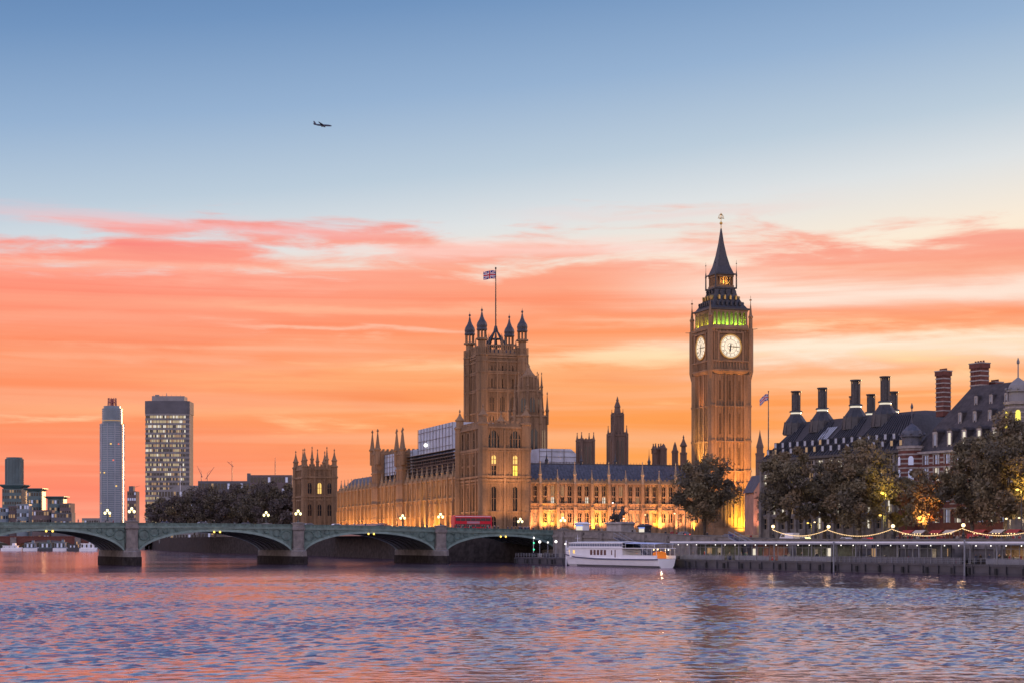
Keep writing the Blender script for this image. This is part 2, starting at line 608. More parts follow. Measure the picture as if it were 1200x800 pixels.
def battlement(mb, x0, x1, y0, y1, z, h=.8, w=.9, t=.35):
    for (a, b, fx) in ((x0, x1, True), (y0, y1, False)):
        n = max(2, int((b - a) / (w * 2)))
        st_ = (b - a) / n
        for i in range(n):
            p = a + i * st_
            for e in ((y0, y0 + t), (y1 - t, y1)) if fx else ((x0, x0 + t), (x1 - t, x1)):
                if fx:
                    mb.box(p + st_ * .25, p + st_ * .75, e[0], e[1], z, z + h)
                else:
                    mb.box(e[0], e[1], p + st_ * .25, p + st_ * .75, z, z + h)

# ================================================================== SETTING
PA = R(18)                                          # the palace's own axis
U = Vector((math.cos(PA), math.sin(PA), 0))
V = Vector((-math.sin(PA), math.cos(PA), 0))
ED = Vector((.467, -.885, 0)).normalized()          # along the embankment, towards us
EN = Vector((.885, .467, 0)).normalized()           # inland
E0 = Vector((0, 446, 0))
ER = math.atan2(ED.y, ED.x)


def emb(t, o, z=0.0):
    p = E0 + ED * t + EN * o
    return Vector((p.x, p.y, z))


def tpx(px, o):
    k = (px - 600) / F
    return (k * (E0.y + EN.y * o) - E0.x - EN.x * o) / (ED.x - k * ED.y)


def sm(a, b, x):
    x = min(1, max(0, (x - a) / (b - a)))
    return x * x * (3 - 2 * x)


def g(t):                                            # the embankment road ramps down from the bridge
    return 7.65 - 2.45 * sm(-5, 115, t)


# ---- water: real waves near the eye, one sheet on to the horizon
wm = bpy.data.materials.new('river_water')
wm.use_nodes = True
t = NT(wm.node_tree)
b = wm.node_tree.nodes['Principled BSDF']
b.inputs['Base Color'].default_value = (.055, .045, .07, 1)
b.inputs['Roughness'].default_value = .10
b.inputs['Specular Tint'].default_value = (1, .86, .96, 1)
b.inputs['IOR'].default_value = 4.0
b.inputs['Specular IOR Level'].default_value = .95
tcn = t.n('ShaderNodeTexCoord')
mp = t.n('ShaderNodeMapping')
mp.inputs['Scale'].default_value = (.8, 1.0, 1)
mp.inputs['Rotation'].default_value = (0, 0, R(12))
t.put(mp.inputs[0], tcn.outputs['Object'])
h1 = t.noise(mp.outputs[0], 1.0, 4, .55, .4)
h2 = t.noise(mp.outputs[0], .09, 3, .5, .2)
patch = t.noise(mp.outputs[0], .022, 3, .5, .4)
bp = t.n('ShaderNodeBump')
bp.inputs['Distance'].default_value = 1.0
t.put(bp.inputs['Strength'], t.mr(patch, .35, .65, .04, .13))
t.put(bp.inputs['Height'], t.m('ADD', h1, t.m('MULTIPLY', h2, .9)))
t.put(b.inputs['Normal'], bp.outputs[0])


def make_water():
    rng = np.random.default_rng(3)
    xs = np.arange(-120, 120.1, .42)
    ys = np.arange(52, 330.1, .28)
    X, Y = np.meshgrid(xs, ys)
    Z = np.zeros_like(X)
    amp_mod = np.zeros_like(X)
    for _ in range(9):
        th = rng.uniform(0, 6.28)
        k = rng.uniform(.04, .22)
        amp_mod += np.sin(k * (X * .6 * np.cos(th) + Y * np.sin(th)) + 1.2 * np.sin(.05 * X + rng.uniform(0, 6)) + rng.uniform(0, 6.28))
    amp_mod = np.clip(1 + .15 * amp_mod, .45, 2.2)
    for _ in range(80):
        lam = .85 * (2.9 / .85) ** rng.uniform(0, 1)
        th = rng.normal(R(75), R(42))
        k = 2 * np.pi / lam
        ph = k * (X * np.cos(th) + Y * np.sin(th)) + rng.uniform(0, 6.28)
        ph = ph + .6 * np.sin(.11 * X * rng.uniform(.5, 1.5) + .07 * Y + rng.uniform(0, 6))
        s = np.sin(ph)
        Z += lam * .0030 * (.7 * s + .8 * (1 - np.abs(s)) * 2 - .8)
    fade = np.clip((325 - Y) / 110, 0, 1) * np.clip((Y - 52) / 5, 0, 1) * np.clip((119 - np.abs(X)) / 8, 0, 1)
    Z *= amp_mod * fade
    Z -= .02 * fade
    co = np.stack([X, Y, Z], -1).reshape(-1, 3)
    ny, nx = X.shape
    i = np.arange(nx * ny).reshape(ny, nx)
    q = np.stack([i[:-1, :-1], i[:-1, 1:], i[1:, 1:], i[1:, :-1]], -1).reshape(-1, 4)
    a0, a1, b0, b1 = xs[0], xs[-1], ys[0], ys[-1]
    L = 14000
    ex = np.array([(-L, -400, 0), (L, -400, 0), (L, b0, 0), (-L, b0, 0), (-L, b1, 0), (L, b1, 0), (L, L, 0), (-L, L, 0),
                   (a0, b0, 0), (a1, b0, 0), (a1, b1, 0), (a0, b1, 0)], float)
    n0 = len(co)
    co = np.vstack([co, ex])
    eq = np.array([(0, 1, 2, 3), (4, 5, 6, 7), (3, 8, 11, 4), (9, 2, 5, 10)]) + n0
    q = np.vstack([q, eq])
    me = bpy.data.meshes.new('river_water')
    me.vertices.add(len(co))
    me.vertices.foreach_set('co', co.ravel())
    me.loops.add(q.size)
    me.loops.foreach_set('vertex_index', q.ravel().astype(np.int32))
    me.polygons.add(len(q))
    me.polygons.foreach_set('loop_start', np.arange(0, q.size, 4, dtype=np.int32))
    me.polygons.foreach_set('use_smooth', np.ones(len(q), bool))
    me.update(calc_edges=True)
    me.materials.append(wm)
    o = bpy.data.objects.new('river_water', me)
    COL.objects.link(o)
    return tag(o, kind='structure')


make_water()

# ---- the west bank: one ground sheet that follows the ramp of the embankment
C0 = Vector((-8.75, 515, 0))                        # near corner of the palace's end pavilion
gm = MB()
TS = [-2, 5, 15, 25, 35, 45, 55, 65, 75, 85, 95, 105, 115, 140, 200, 320, 600]
OS = [14.3, 40, 120, 500, 6000]
for i in range(len(TS) - 1):
    for j in range(len(OS) - 1):
        a, c = TS[i], TS[i + 1]
        gm.quad(emb(a, OS[j], g(a)), emb(c, OS[j], g(c)), emb(c, OS[j + 1], g(c)), emb(a, OS[j + 1], g(a)))
bank = [emb(-2, 14.3), Vector((13.5, 471, 0)), Vector((-3, 493, 0)), C0 - U * 13 - V * 4, C0 - U * 13 + V * 190, C0 - U * 15 + V * 262, Vector((-150, 850, 0)), Vector((-200, 1000, 0)),
        Vector((-250, 1190, 0)), Vector((-420, 1700, 0)), Vector((-2600, 9000, 0)), Vector((9000, 9000, 0)), emb(-2, 6000)]
gm.add([(p.x, p.y, 7.65) for p in bank], [tuple(range(len(bank)))])
tag(gm.build('ground', M['earth']), kind='structure')
fb = MB()
fb.add([(p[0], p[1], 4.5) for p in ((-3000, 1400), (-270, 1260), (-440, 1740), (-2650, 9000), (-9000, 9000))], [(0, 1, 2, 3, 4)])
fb.box(-3000, -268, 1258, 1262, -1, 4.49)
tag(fb.build('far_bank', M['earth']), kind='structure')

# river wall of the palace terrace
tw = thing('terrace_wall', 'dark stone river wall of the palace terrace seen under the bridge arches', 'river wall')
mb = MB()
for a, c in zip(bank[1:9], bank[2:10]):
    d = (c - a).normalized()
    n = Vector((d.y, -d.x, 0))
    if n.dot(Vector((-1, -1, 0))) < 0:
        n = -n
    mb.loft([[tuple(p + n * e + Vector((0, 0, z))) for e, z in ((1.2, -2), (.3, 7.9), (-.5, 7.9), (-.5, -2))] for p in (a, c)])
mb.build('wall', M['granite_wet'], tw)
mb = MB()
for a, c in zip(bank[2:6], bank[3:7]):
    d = (c - a).normalized()
    n = Vector((-d.y, d.x, 0))
    mb.loft([[tuple(p + n * e + Vector((0, 0, z))) for e, z in ((.35, 7.91), (.35, 8.9), (-.35, 8.9), (-.35, 7.91))] for p in (a, c)])
mb.build('parapet', M['granite'], tw)

# roads and pavements (sheets a few millimetres up)
mb = MB()
pv = MB()
kb = MB()
for a, c in zip(TS[:-2], TS[1:-1]):
    for m_, o0, o1, e in ((pv, 14.9, 21.4, .13), (mb, 21.6, 35.0, .012), (pv, 35.2, 44.0, .13)):
        m_.quad(emb(a, o0, g(a) + e), emb(c, o0, g(c) + e), emb(c, o1, g(c) + e), emb(a, o1, g(a) + e))
    for o0 in (21.4, 35.0):
        kb.loft([[tuple(emb(q, o0, g(q) - .2)), tuple(emb(q, o0 + .2, g(q) - .2)), tuple(emb(q, o0 + .2, g(q) + .14)), tuple(emb(q, o0, g(q) + .14))] for q in (a, c)])
for k in range(40):
    q = -5 + k * 5
    mb.cur = 1
    mb.quad(emb(q, 28.2, g(q) + .017), emb(q + 2, 28.2, g(q + 2) + .017), emb(q + 2, 28.35, g(q + 2) + .017), emb(q, 28.35, g(q) + .017))
tag(mb.build('road', [M['asphalt'], M['white']]), kind='structure')
tag(pv.build('pavement', M['paving']), kind='structure')
tag(kb.build('kerb', M['granite']), kind='structure')

# ================================================================== EMBANKMENT WALL
ew = thing('embankment_wall', 'long granite embankment wall behind the pier with a low parapet', 'river wall', E0, ER)
wl, pp, cp = MB(), MB(), MB()
xs = [-2 + 3 * i for i in range(88)]
wl.strip(xs, 13.4, 14.4, lambda x: -2, lambda x: g(x) + .05)
wl.strip(xs, 13.15, 13.42, lambda x: g(x) - .75, lambda x: g(x) - .25)
pp.strip(xs, 13.7, 14.3, lambda x: g(x) + .04, lambda x: g(x) + 1.0)
cp.strip(xs, 13.55, 14.45, lambda x: g(x) + .99, lambda x: g(x) + 1.2)
for i in range(17):
    x = 3 + i * 10
    wl.box(x - .9, x + .9, 12.9, 13.5, -2, g(x) + .7)
wl.loft([[(-2, 13.41, z0_), (-14.7, 24.1, z0_), (-14.7, 25.1, z0_), (-2, 14.41, z0_)] for z0_ in (-2, 8.72)])
wl.build('wall', M['granite'], ew)
tb = MB()
tb.strip(xs, 13.36, 13.41, lambda x: -2, lambda x: 2.5 + .15 * math.sin(x * 1.7))
tb.build('tide_band', M['granite_wet'], ew)
pp.build('parapet', M['granite'], ew)
cp.build('coping', M['paving'], ew)

# ================================================================== BRIDGE
BA = R(26)
BU = Vector((math.cos(BA), math.sin(BA), 0))
BV = Vector((-math.sin(BA), math.cos(BA), 0))
B0 = Vector((13.9, 470, 0))
PIERS = [0.0, -36.7, -76.4, -119.1, -158.8, -195.5]


def zp(x):
    return 10.45 - ((-x - 130) / 130) ** 2 * 1.6


def bri(x, y, z=0):
    p = B0 + BU * x + BV * y
    return Vector((p.x, p.y, z))


br = thing('road_bridge', 'green painted iron road bridge on stone piers crossing the river', 'bridge', B0, BA)
BW = 26.0


def span_xs(a, b, n):
    return [a + (b - a) * i / n for i in range(n + 1)]


for i in range(5):
    x1, x0 = PIERS[i] - 1.7, PIERS[i + 1] + 1.7
    mid, half = (x0 + x1) / 2, (x1 - x0) / 2
    zc, zs_ = zp(mid) - 2.0, 3.0

    def arc(x, d=0.0, mid=mid, half=half, zc=zc, zs_=zs_):
        q = min(1, abs((x - mid) / half))
        return zs_ + (zc - zs_) * (1 - q ** 2.2) ** .62 + d
    xs = [mid + half * math.sin(math.pi / 2 * (k / 20 - 1)) for k in range(41)]
    for y0, y1, m_ in ((0, .5, 'green'), (BW - .5, BW, 'green')):
        mb = MB()
        mb.strip(xs, y0, y1, lambda x: arc(x, .3), lambda x: zp(x) - 1.05)
        # spandrel tracery: rings that shrink towards the crown, and uprights
        yy = y0 - .12 if y0 == 0 else y1 + .12
        for sg in (-1, 1):
            for q in (.93, .80, .66, .52):
                x = mid + sg * half * q
                hh = zp(x) - 1.1 - arc(x, .9)
                if hh > .5:
                    cz = arc(x, .9) + hh / 2
                    r = min(hh / 2 * .85, 1.25)
                    ring = []
                    for a in range(15):
                        th = a / 14 * 2 * math.pi
                        ring.append((x + r * math.cos(th), yy, cz + r * math.sin(th)))
                    mb.path(ring, .11, 4)
                    mb.tube((x + r * 1.15, yy, arc(x, .7)), (x + r * 1.15, yy, zp(x) - 1.1), .1, .1, 4)
        mb.build('spandrel', M['green'], br)
        rb = MB()
        rb.strip(xs, (y0 if y0 == 0 else BW - .4) - .32, (y0 if y0 == 0 else BW) + .4, lambda x: arc(x, -.05), lambda x: arc(x, .52))
        rb.build('arch_rib', M['green_pale'], br)
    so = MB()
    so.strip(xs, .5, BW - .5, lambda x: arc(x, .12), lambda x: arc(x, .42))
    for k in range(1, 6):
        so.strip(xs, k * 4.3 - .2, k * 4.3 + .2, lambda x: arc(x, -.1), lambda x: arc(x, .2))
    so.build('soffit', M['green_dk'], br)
    for e in (-.75, .75):
        nl = MB()
        nl.ball((mid + e, -.55, zc - .15), .26, 8)
        nl.build('navigation_light', M['lamp_orange'], br)
xs = [PIERS[-1] + i * 3 for i in range(int((-PIERS[-1] + 30) / 3) + 1)]
mb = MB()
mb.strip(xs, .6, BW - .6, lambda x: zp(x) - 1.25, lambda x: zp(x) - 1.0)
mb.build('roadway', M['asphalt'], br)
for y0, sg in ((0, -1), (BW - .5, 1)):
    mb = MB()
    mb.strip(xs, y0 - .25, y0 + .75, lambda x: zp(x) - 1.3, lambda x: zp(x) - .95)
    mb.strip(xs, y0 - .42, y0 + .92, lambda x: zp(x) - .96, lambda x: zp(x) - .82)
    mb.build('cornice', M['green_pale'], br)
    mb = MB()
    mb.strip(xs, y0 + .1, y0 + .4, lambda x: zp(x) - .83, lambda x: zp(x) - .68)
    mb.strip(xs, y0 + .05, y0 + .45, lambda x: zp(x) - .14, lambda x: zp(x))
    mb.strip(xs, y0 + .2, y0 + .3, lambda x: zp(x) - .69, lambda x: zp(x) - .13)
    k = PIERS[-1]
    while k < 25:
        mb.box(k - .06, k + .06, y0 + .08, y0 + .42, zp(k) - .7, zp(k) - .13)
        k += .9
    mb.build('parapet', M['green'], br)
for y0, y1 in ((.8, 4.4), (BW - 4.4, BW - .8)):
    mb = MB()
    mb.strip(xs, y0, y1, lambda x: zp(x) - 1.02, lambda x: zp(x) - .88)
    mb.build('footway', M['paving'], br)
for i, x in enumerate(PIERS):
    mb = MB()
    mb.loft([[(x - 2.3, -1.0, z), (x, -4.6 + dz_, z), (x + 2.3, -1.0, z), (x + 2.3, BW + 1, z), (x, BW + 4.6 - dz_, z), (x - 2.3, BW + 1, z)]
             for z, dz_ in ((-2, 0), (2.0, 0), (2.05, .0))])
    mb.build('pier_foot', M['granite_wet'], br)
    mb = MB()
    mb.loft([[(x - w, -.9, z), (x, -4.3 + dz_, z), (x + w, -.9, z), (x + w, BW + .9, z), (x, BW + 4.3 - dz_, z), (x - w, BW + .9, z)]
             for z, dz_, w in ((2.04, 0, 2.15), (3.3, .2, 2.1), (3.6, 1.4, 1.9))])
    for y0, sg in ((-.25, -1), (BW + .25, 1)):
        mb.lathe(x, y0, [(1.75, 3.2), (1.75, 3.9), (1.5, 4.1), (1.5, zp(x) - 1.7), (1.8, zp(x) - 1.4), (1.8, zp(x) - .8), (1.55, zp(x) - .7), (1.55, zp(x) + .1), (1.75, zp(x) + .18), (1.75, zp(x) + .4), (.5, zp(x) + .55)], 8, R(22.5))
    mb.box(x - 1.65, x + 1.65, .55, BW - .55, 3.5, zp(x) - 1.3)
    mb.build('pier', M['granite'], br)
mb = MB()
mb.box(1.0, 14, .3, BW - .3, -2, zp(5) - 1.3)
mb.build('abutment', M['granite'], br)


# three-globe lamps, a pair at every pier
def bridge_lamp(label):
    o = thing('street_lamp', label, 'street lamp', group='triple globe lamps along the bridge parapets')
    mb = MB()
    mb.lathe(0, 0, [(.32, 0), (.32, .3), (.2, .4), (.12, .6), (.09, 1.9), (.15, 1.95), (.07, 2.05), (.06, 2.6)], 8)
    for sg in (-1, 1):
        mb.path([(0, 0, 1.7), (sg * .25, 0, 1.55), (sg * .5, 0, 1.65), (sg * .6, 0, 1.95)], .05, 5)
    mb.build('post', M['green_dk'], o)
    for x, z in ((-.6, 2.25), (.6, 2.25), (0, 2.95)):
        q = MB()
        q.ball((x, 0, z), .34, 10, 1.15)
        gl = q.build('globe', M['lamp'], o, True)
        c = MB()
        c.lathe(x, 0, [(.2, z + .36), (.12, z + .5), (.03, z + .7)], 6)
        c.build('cap', M['green_dk'], gl)
    return o


L0 = None
names = ['first', 'second', 'third', 'fourth']
for i, x in enumerate(PIERS[3::-1]):
    for y, sd_ in ((-.25, 'near'), (BW + .25, 'far')):
        lab = f'triple globe lamp on the {sd_} bridge parapet above the {names[i]} pier from the left'
        L0 = bridge_lamp(lab) if L0 is None else dup(L0, (0, 0, 0), label=lab)
        L0.location = bri(x, y, zp(x) + .45)
        L0.rotation_euler = (0, 0, BA)
for x in (-195.5, -158.8):
    pass


# ================================================================== CLOCK TOWER
def clock_tower():
    YT = 540
    ce = at(845, 620, 546)
    Z = lambda py: zz(py, YT) - 7.65
    t = thing('clock_tower', 'tall gothic clock tower with lit white dials and a steep dark spire', 'clock tower', (ce.x, ce.y, 7.65), PA)
    st_, wall = M['stone'], MB()
    hw = 6.35
    zt = Z(438)
    bands = [Z(617), Z(566), Z(552), Z(517), Z(476), zt]
    for kind in ('front', 'left', 'right', 'back'):
        T = face_T(kind, -hw, hw, -hw, hw)
        wall.T = T
        W = 2 * hw
        holes, nb = [], 9
        step = (W - 2.6) / nb
        for zi, (a, c) in enumerate(zip(bands, bands[1:])):
            if c - a < 4:
                continue
            for k in range(nb):
                x = 1.3 + (k + .5) * step
                if k % 3 == 1:
                    holes.append((x - .27, x + .27, a + (c - a) * .22, c - (c - a) * .18, True))
        wall_holes(wall, W, 0, zt, holes, .5)
        for k in range(nb + 1):                          # tall panel ribs
            x = 1.3 + k * step
            w, d = (.28, .5) if k % 3 == 0 else (.13, .26)
            wall.box(x - w, x + w, -d, .05, bands[0], zt)
        for k in range(nb):                              # panel heads in every stage
            x = 1.3 + (k + .5) * step
            for c in bands[1:]:
                wall.box(x - step * .4, x + step * .4, -.1, .04, c - .5, c - .1)
            wall.box(x - .06, x + .06, -.12, .05, bands[0], zt)
        for c in bands[1:-1]:
            wall.box(-.3, W + .3, -.4, .1, c - .1, c + .25)
        wall.box(-.5, W + .5, -.75, .1, 0, 2.2)
        if kind in ('front', 'left', 'right'):
            for h in holes:
                window(t, T, h, .5, M['glass'], st_, 1, 2)
        else:
            for h in holes:
                wall.quad((h[0], .5, h[2]), (h[1], .5, h[2]), (h[1], .5, h[3]), (h[0], .5, h[3]))
    wall.T = Matrix()
    for sx in (-1, 1):
        for sy in (-1, 1):
            wall.lathe(sx * hw, sy * hw, [(1.25, 0), (1.25, 2.3), (1.05, 2.6), (1.05, zt)], 8, R(22.5))
            for c in bands[1:-1]:
                wall.lathe(sx * hw, sy * hw, [(1.25, c - .1), (1.25, c + .5)], 8, R(22.5))
    wall.box(-hw + .6, hw - .6, -hw + .6, hw - .6, .1, zt - .1)
    wall.build('shaft', M['stone_dark'], t)
    # clock stage
    zc0, zc1 = Z(434), Z(387)
    ch = 7.0
    cs = MB()
    cs.sq(0, 0, [(hw, zt - .02), (hw + .4, zt + .1), (ch + .25, zt + 1.0), (ch + .25, zt + 1.5), (ch - .15, zt + 1.6), (ch - .15, zc1), (ch + .3, zc1 + .1), (ch + .3, zc1 + .7), (ch - .4, zc1 + .9)])
    zcl = zz(405.6, YT - 1) - 7.65
    for kind in ('front', 'left', 'right', 'back'):
        cs.T = face_T(kind, -ch, ch, -ch, ch)
        W = 2 * ch
        for k in range(13):                              # arcade under the dial
            x = .9 + k * (W - 1.8) / 12
            cs.box(x - .16, x + .16, -.14, .2, zt + 1.6, zcl - 4.75)
        cs.box(0, W, -.2, .2, zcl - 4.8, zcl - 4.3)
        for sg in (-1, 1):                               # square frame round the dial
            cs.box(ch + sg * 4.25 - .35, ch + sg * 4.25 + .35, -.3, .2, zcl - 4.31, zcl + 4.3)
            for q in (5.0, 5.7):
                cs.box(ch + sg * q - .12, ch + sg * q + .12, -.1, .2, zcl - 4.31, zc1 - .05)
        cs.box(ch - 4.6, ch + 4.6, -.32, .2, zcl + 4.02, zcl + 4.6)
        for k in range(11):
            x = .8 + k * (W - 1.6) / 10
            cs.box(x - .25, x + .25, -.3, .2, zc1 - .75, zc1 - .1)
    cs.T = Matrix()
    for sx in (-1, 1):
        for sy in (-1, 1):
            cs.lathe(sx * ch, sy * ch, [(.3, zt - 1.5), (.85, zt + 1.0), (.85, zc1 + .6)], 8, R(22.5))
    cs.build('clock_stage', M['stone_dark'], t)
    roman = ['XII', 'I', 'II', 'III', 'IV', 'V', 'VI', 'VII', 'VIII', 'IX', 'X', 'XI']
    for kind in ('front', 'left', 'right', 'back'):
        T = face_T(kind, -ch, ch, -ch, ch) @ Matrix.Translation((ch, 0, zcl))

        def disc(mb, r0, r1, y, n=48):
            for i in range(n):
                a, c = 2 * math.pi * i / n, 2 * math.pi * (i + 1) / n
                mb.quad((r0 * math.sin(a), y, r0 * math.cos(a)), (r1 * math.sin(a), y, r1 * math.cos(a)), (r1 * math.sin(c), y, r1 * math.cos(c)), (r0 * math.sin(c), y, r0 * math.cos(c)))
        mb = MB(T)
        mb.loft([[(3.45 * math.sin(2 * math.pi * i / 48), y, 3.45 * math.cos(2 * math.pi * i / 48)) for i in range(48)] for y in (.1, -.05)])
        dial = mb.build('clock_face', M['clock'], t)
        mb = MB(T)
        mb.loft([[(r * math.sin(2 * math.pi * i / 48), y, r * math.cos(2 * math.pi * i / 48)) for i in range(48)] for r, y in ((3.85, .12), (3.85, -.25), (3.42, -.25), (3.42, .12))], False, False)
        mb.build('rim', M['gold'], dial)
        mb = MB(T)
        disc(mb, 3.05, 3.13, -.07)
        disc(mb, 2.1, 2.2, -.07)
        disc(mb, .95, 1.03, -.07)
        for i in range(60):
            a = 2 * math.pi * i / 60
            e = Vector((math.sin(a), 0, math.cos(a)))
            mb.tube(e * 3.13 + Vector((0, -.07, 0)), e * 3.42 + Vector((0, -.07, 0)), .022, .022, 4)
        for i in range(24):
            a = 2 * math.pi * (i + .5) / 24
            e = Vector((math.sin(a), 0, math.cos(a)))
            mb.tube(e * 1.03 + Vector((0, -.065, 0)), e * 2.1 + Vector((0, -.065, 0)), .02, .02, 4)
        for i, s in enumerate(roman):
            a = 2 * math.pi * i / 12
            wd = {'I': .13, 'V': .3, 'X': .3}
            tot = sum(wd[c] for c in s)
            x = -tot / 2
            rot = Matrix.Rotation(a, 4, 'Y') @ Matrix.Translation((0, -.075, 2.62))

            def stroke(xa, za, xb, zb, w):
                mb.T = T @ rot
                mb.tube((xa, 0, za), (xb, 0, zb), w, w, 4)
                mb.T = T
            for c in s:
                w = wd[c]
                m_ = x + w / 2
                if c == 'I':
                    stroke(m_, -.36, m_, .36, .035)
                elif c == 'V':
                    stroke(m_ - .1, .36, m_, -.36, .04)
                    stroke(m_ + .1, .36, m_, -.36, .025)
                else:
                    stroke(m_ - .1, .36, m_ + .1, -.36, .04)
                    stroke(m_ + .1, .36, m_ - .1, -.36, .025)
                x += w
        mb.build('dial_marking', M['black'], dial)
        for nm, ang, ln, w in (('minute_hand', R(92), 3.15, .13), ('hour_hand', R(188), 2.05, .24)):
            mb = MB(T @ Matrix.Rotation(ang, 4, 'Y'))
            y = -.16 if nm == 'hour_hand' else -.22
            mb.loft([[(-w * .8, y, -.8), (w * .8, y, -.8), (w * .8, y + .04, -.8), (-w * .8, y + .04, -.8)],
                     [(-w, y, ln * .6), (w, y, ln * .6), (w, y + .04, ln * .6), (-w, y + .04, ln * .6)],
                     [(-.03, y, ln), (.03, y, ln), (.03, y + .04, ln), (-.03, y + .04, ln)]])
            mb.build(nm, M['black'], dial)
    # belfry: an open arcade with green light behind the posts
    zb0, zb1 = zc1 + .9, Z(363)
    bf = MB()
    bh = 6.3
    bf.box(-bh + 1.9, bh - 1.9, -bh + 1.9, bh - 1.9, zb0, zb1)
    bf.build('belfry_core', M['stone_pale'], t)
    bf = MB()
    for kind in ('front', 'left', 'right', 'back'):
        bf.T = face_T(kind, -bh, bh, -bh, bh)
        W = 2 * bh
        for k in range(9):
            x = .5 + k * (W - 1.0) / 8
            bf.box(x - .2, x + .2, -.05, .5, zb0, zb1 - .1)
            if k < 8:
                xm, hw_ = x + (W - 1.0) / 16, (W - 1.0) / 16
                for sg in (-1, 1):
                    bf.add([(xm + sg * hw_, .05, zb1 - 1.9), (xm + sg * hw_ * .45, .05, zb1 - 1.1), (xm, .05, zb1 - .5), (xm + sg * hw_, .05, zb1 - .5)], [(0, 1, 2, 3)])
        bf.box(0, W, -.1, .5, zb1 - .55, zb1)
        bf.box(0, W, -.25, .2, zb0, zb0 + .8)
    bf.build('belfry', M['stone'], t)
    for k in range(4):
        a = k * math.pi / 2
        for e in (-3.4, 0, 3.4):
            x, y = e, -(bh - .95)
            xr, yr = x * math.cos(a) - y * math.sin(a), x * math.sin(a) + y * math.cos(a)
            light('POINT', (xr, yr, zb0 + .9), 170 if k in (0, 1) else 110, (.32, 1.0, .05) if k != 3 else (.75, 1.0, .05), .25, parent=t, name='belfry_light')
    # roof
    rf = MB()
    zl0, zl1 = Z(336), Z(320)
    rf.sq(0, 0, [(bh + .55, zb1), (bh + .55, zb1 + .5), (bh - .1, zb1 + .7), (bh * .82, zb1 + (zl0 - zb1) * .3), (bh * .62, zb1 + (zl0 - zb1) * .65), (3.35, zl0 - .3), (3.6, zl0 - .2), (3.6, zl0 + .3), (2.6, zl0 + .35)])
    rf_o = rf.build('roof', M['iron_roof'], t)
    for kind in range(4):
        for row, (f, nd) in enumerate(((.12, 6), (.42, 4), (.72, 3))):
            hh = bh * (1 - .27 * f / .3 * .66) if f < .3 else bh * (.82 - .2 * (f - .3) / .35)
            hh = bh * (1 - .5 * f)
            z = zb1 + .7 + (zl0 - zb1 - .7) * f
            for k in range(nd):
                x = (k - (nd - 1) / 2) * (2 * hh * .78 / nd)
                mb = MB(Matrix.Rotation(kind * math.pi / 2, 4, 'Z'))
                mb.box(x - .28, x + .28, -hh - .12, -hh + 1.0, z, z + .75)
                mb.loft([[(x - .36, -hh - .2, z + .75), (x + .36, -hh - .2, z + .75), (x, -hh - .2, z + 1.4)], [(x - .36, -hh + 1, z + .75), (x + .36, -hh + 1, z + .75), (x, -hh + 1, z + 1.4)]])
                mb.build('dormer', M['gold'] if row == 1 else M['iron_roof'], rf_o)
    ln = MB()
    lh = 2.95
    for kind in ('front', 'left', 'right', 'back'):
        ln.T = face_T(kind, -lh, lh, -lh, lh)
        for k in range(7):
            x = .2 + k * (2 * lh - .4) / 6
            ln.box(x - .14, x + .14, 0, .4, zl0 + .3, zl1)
        ln.box(-.1, 2 * lh + .1, -.15, .4, zl0 + .3, zl0 + 1.0)
        ln.box(-.1, 2 * lh + .1, -.1, .4, zl1 - .7, zl1)
    ln.T = Matrix()
    ln.box(-1.4, 1.4, -1.4, 1.4, zl0 + .3, zl1)
    ln.build('lantern', M['stone_dark'], t)
    for k, (x, y) in enumerate(((0, -2.1), (-2.1, 0), (1.3, -2.1))):
        q = MB()
        q.ball((x, y, zl0 + 1.9), .3, 8)
        q.build('lantern_lamp', M['lamp_orange'], t, True)
    light('POINT', (.3, -2.15, zl0 + 2.4), 120, (1, .6, .15), .2, parent=t, name='lantern_light')
    sp = MB()
    ztip = Z(264)
    sp.sq(0, 0, [(lh + .55, zl1), (lh + .55, zl1 + .35), (lh + .05, zl1 + .6), (lh * .72, zl1 + (ztip - zl1) * .2), (lh * .46, zl1 + (ztip - zl1) * .42), (lh * .24, zl1 + (ztip - zl1) * .68), (.16, ztip)])
    for k in range(4):
        mb = MB(Matrix.Rotation(k * math.pi / 2, 4, 'Z'))
    sp_o = sp.build('spire', M['iron_roof'], t)
    fi = MB()
    ztop = Z(245.5)
    fi.lathe(0, 0, [(.12, ztip - .5), (.12, ztip + 1.2), (.5, ztip + 1.5), (.5, ztip + 1.9), (.1, ztip + 2.2), (.08, ztop)], 8)
    zc = ztip + (ztop - ztip) * .66
    for a in (0, math.pi / 2):
        c, s = math.cos(a), math.sin(a)
        fi.tube((-1.0 * c, -1.0 * s, zc), (1.0 * c, 1.0 * s, zc), .1, .1, 5)
        for sg in (-1, 1):
            fi.path([(sg * .2 * c, sg * .2 * s, zc + 1.4), (sg * .7 * c, sg * .7 * s, zc + .8), (sg * 1.05 * c, sg * 1.05 * s, zc - .2)], .08, 5)
    fi.ball((0, 0, ztop - .5), .26, 8)
    fi.build('finial', M['gold'], t)
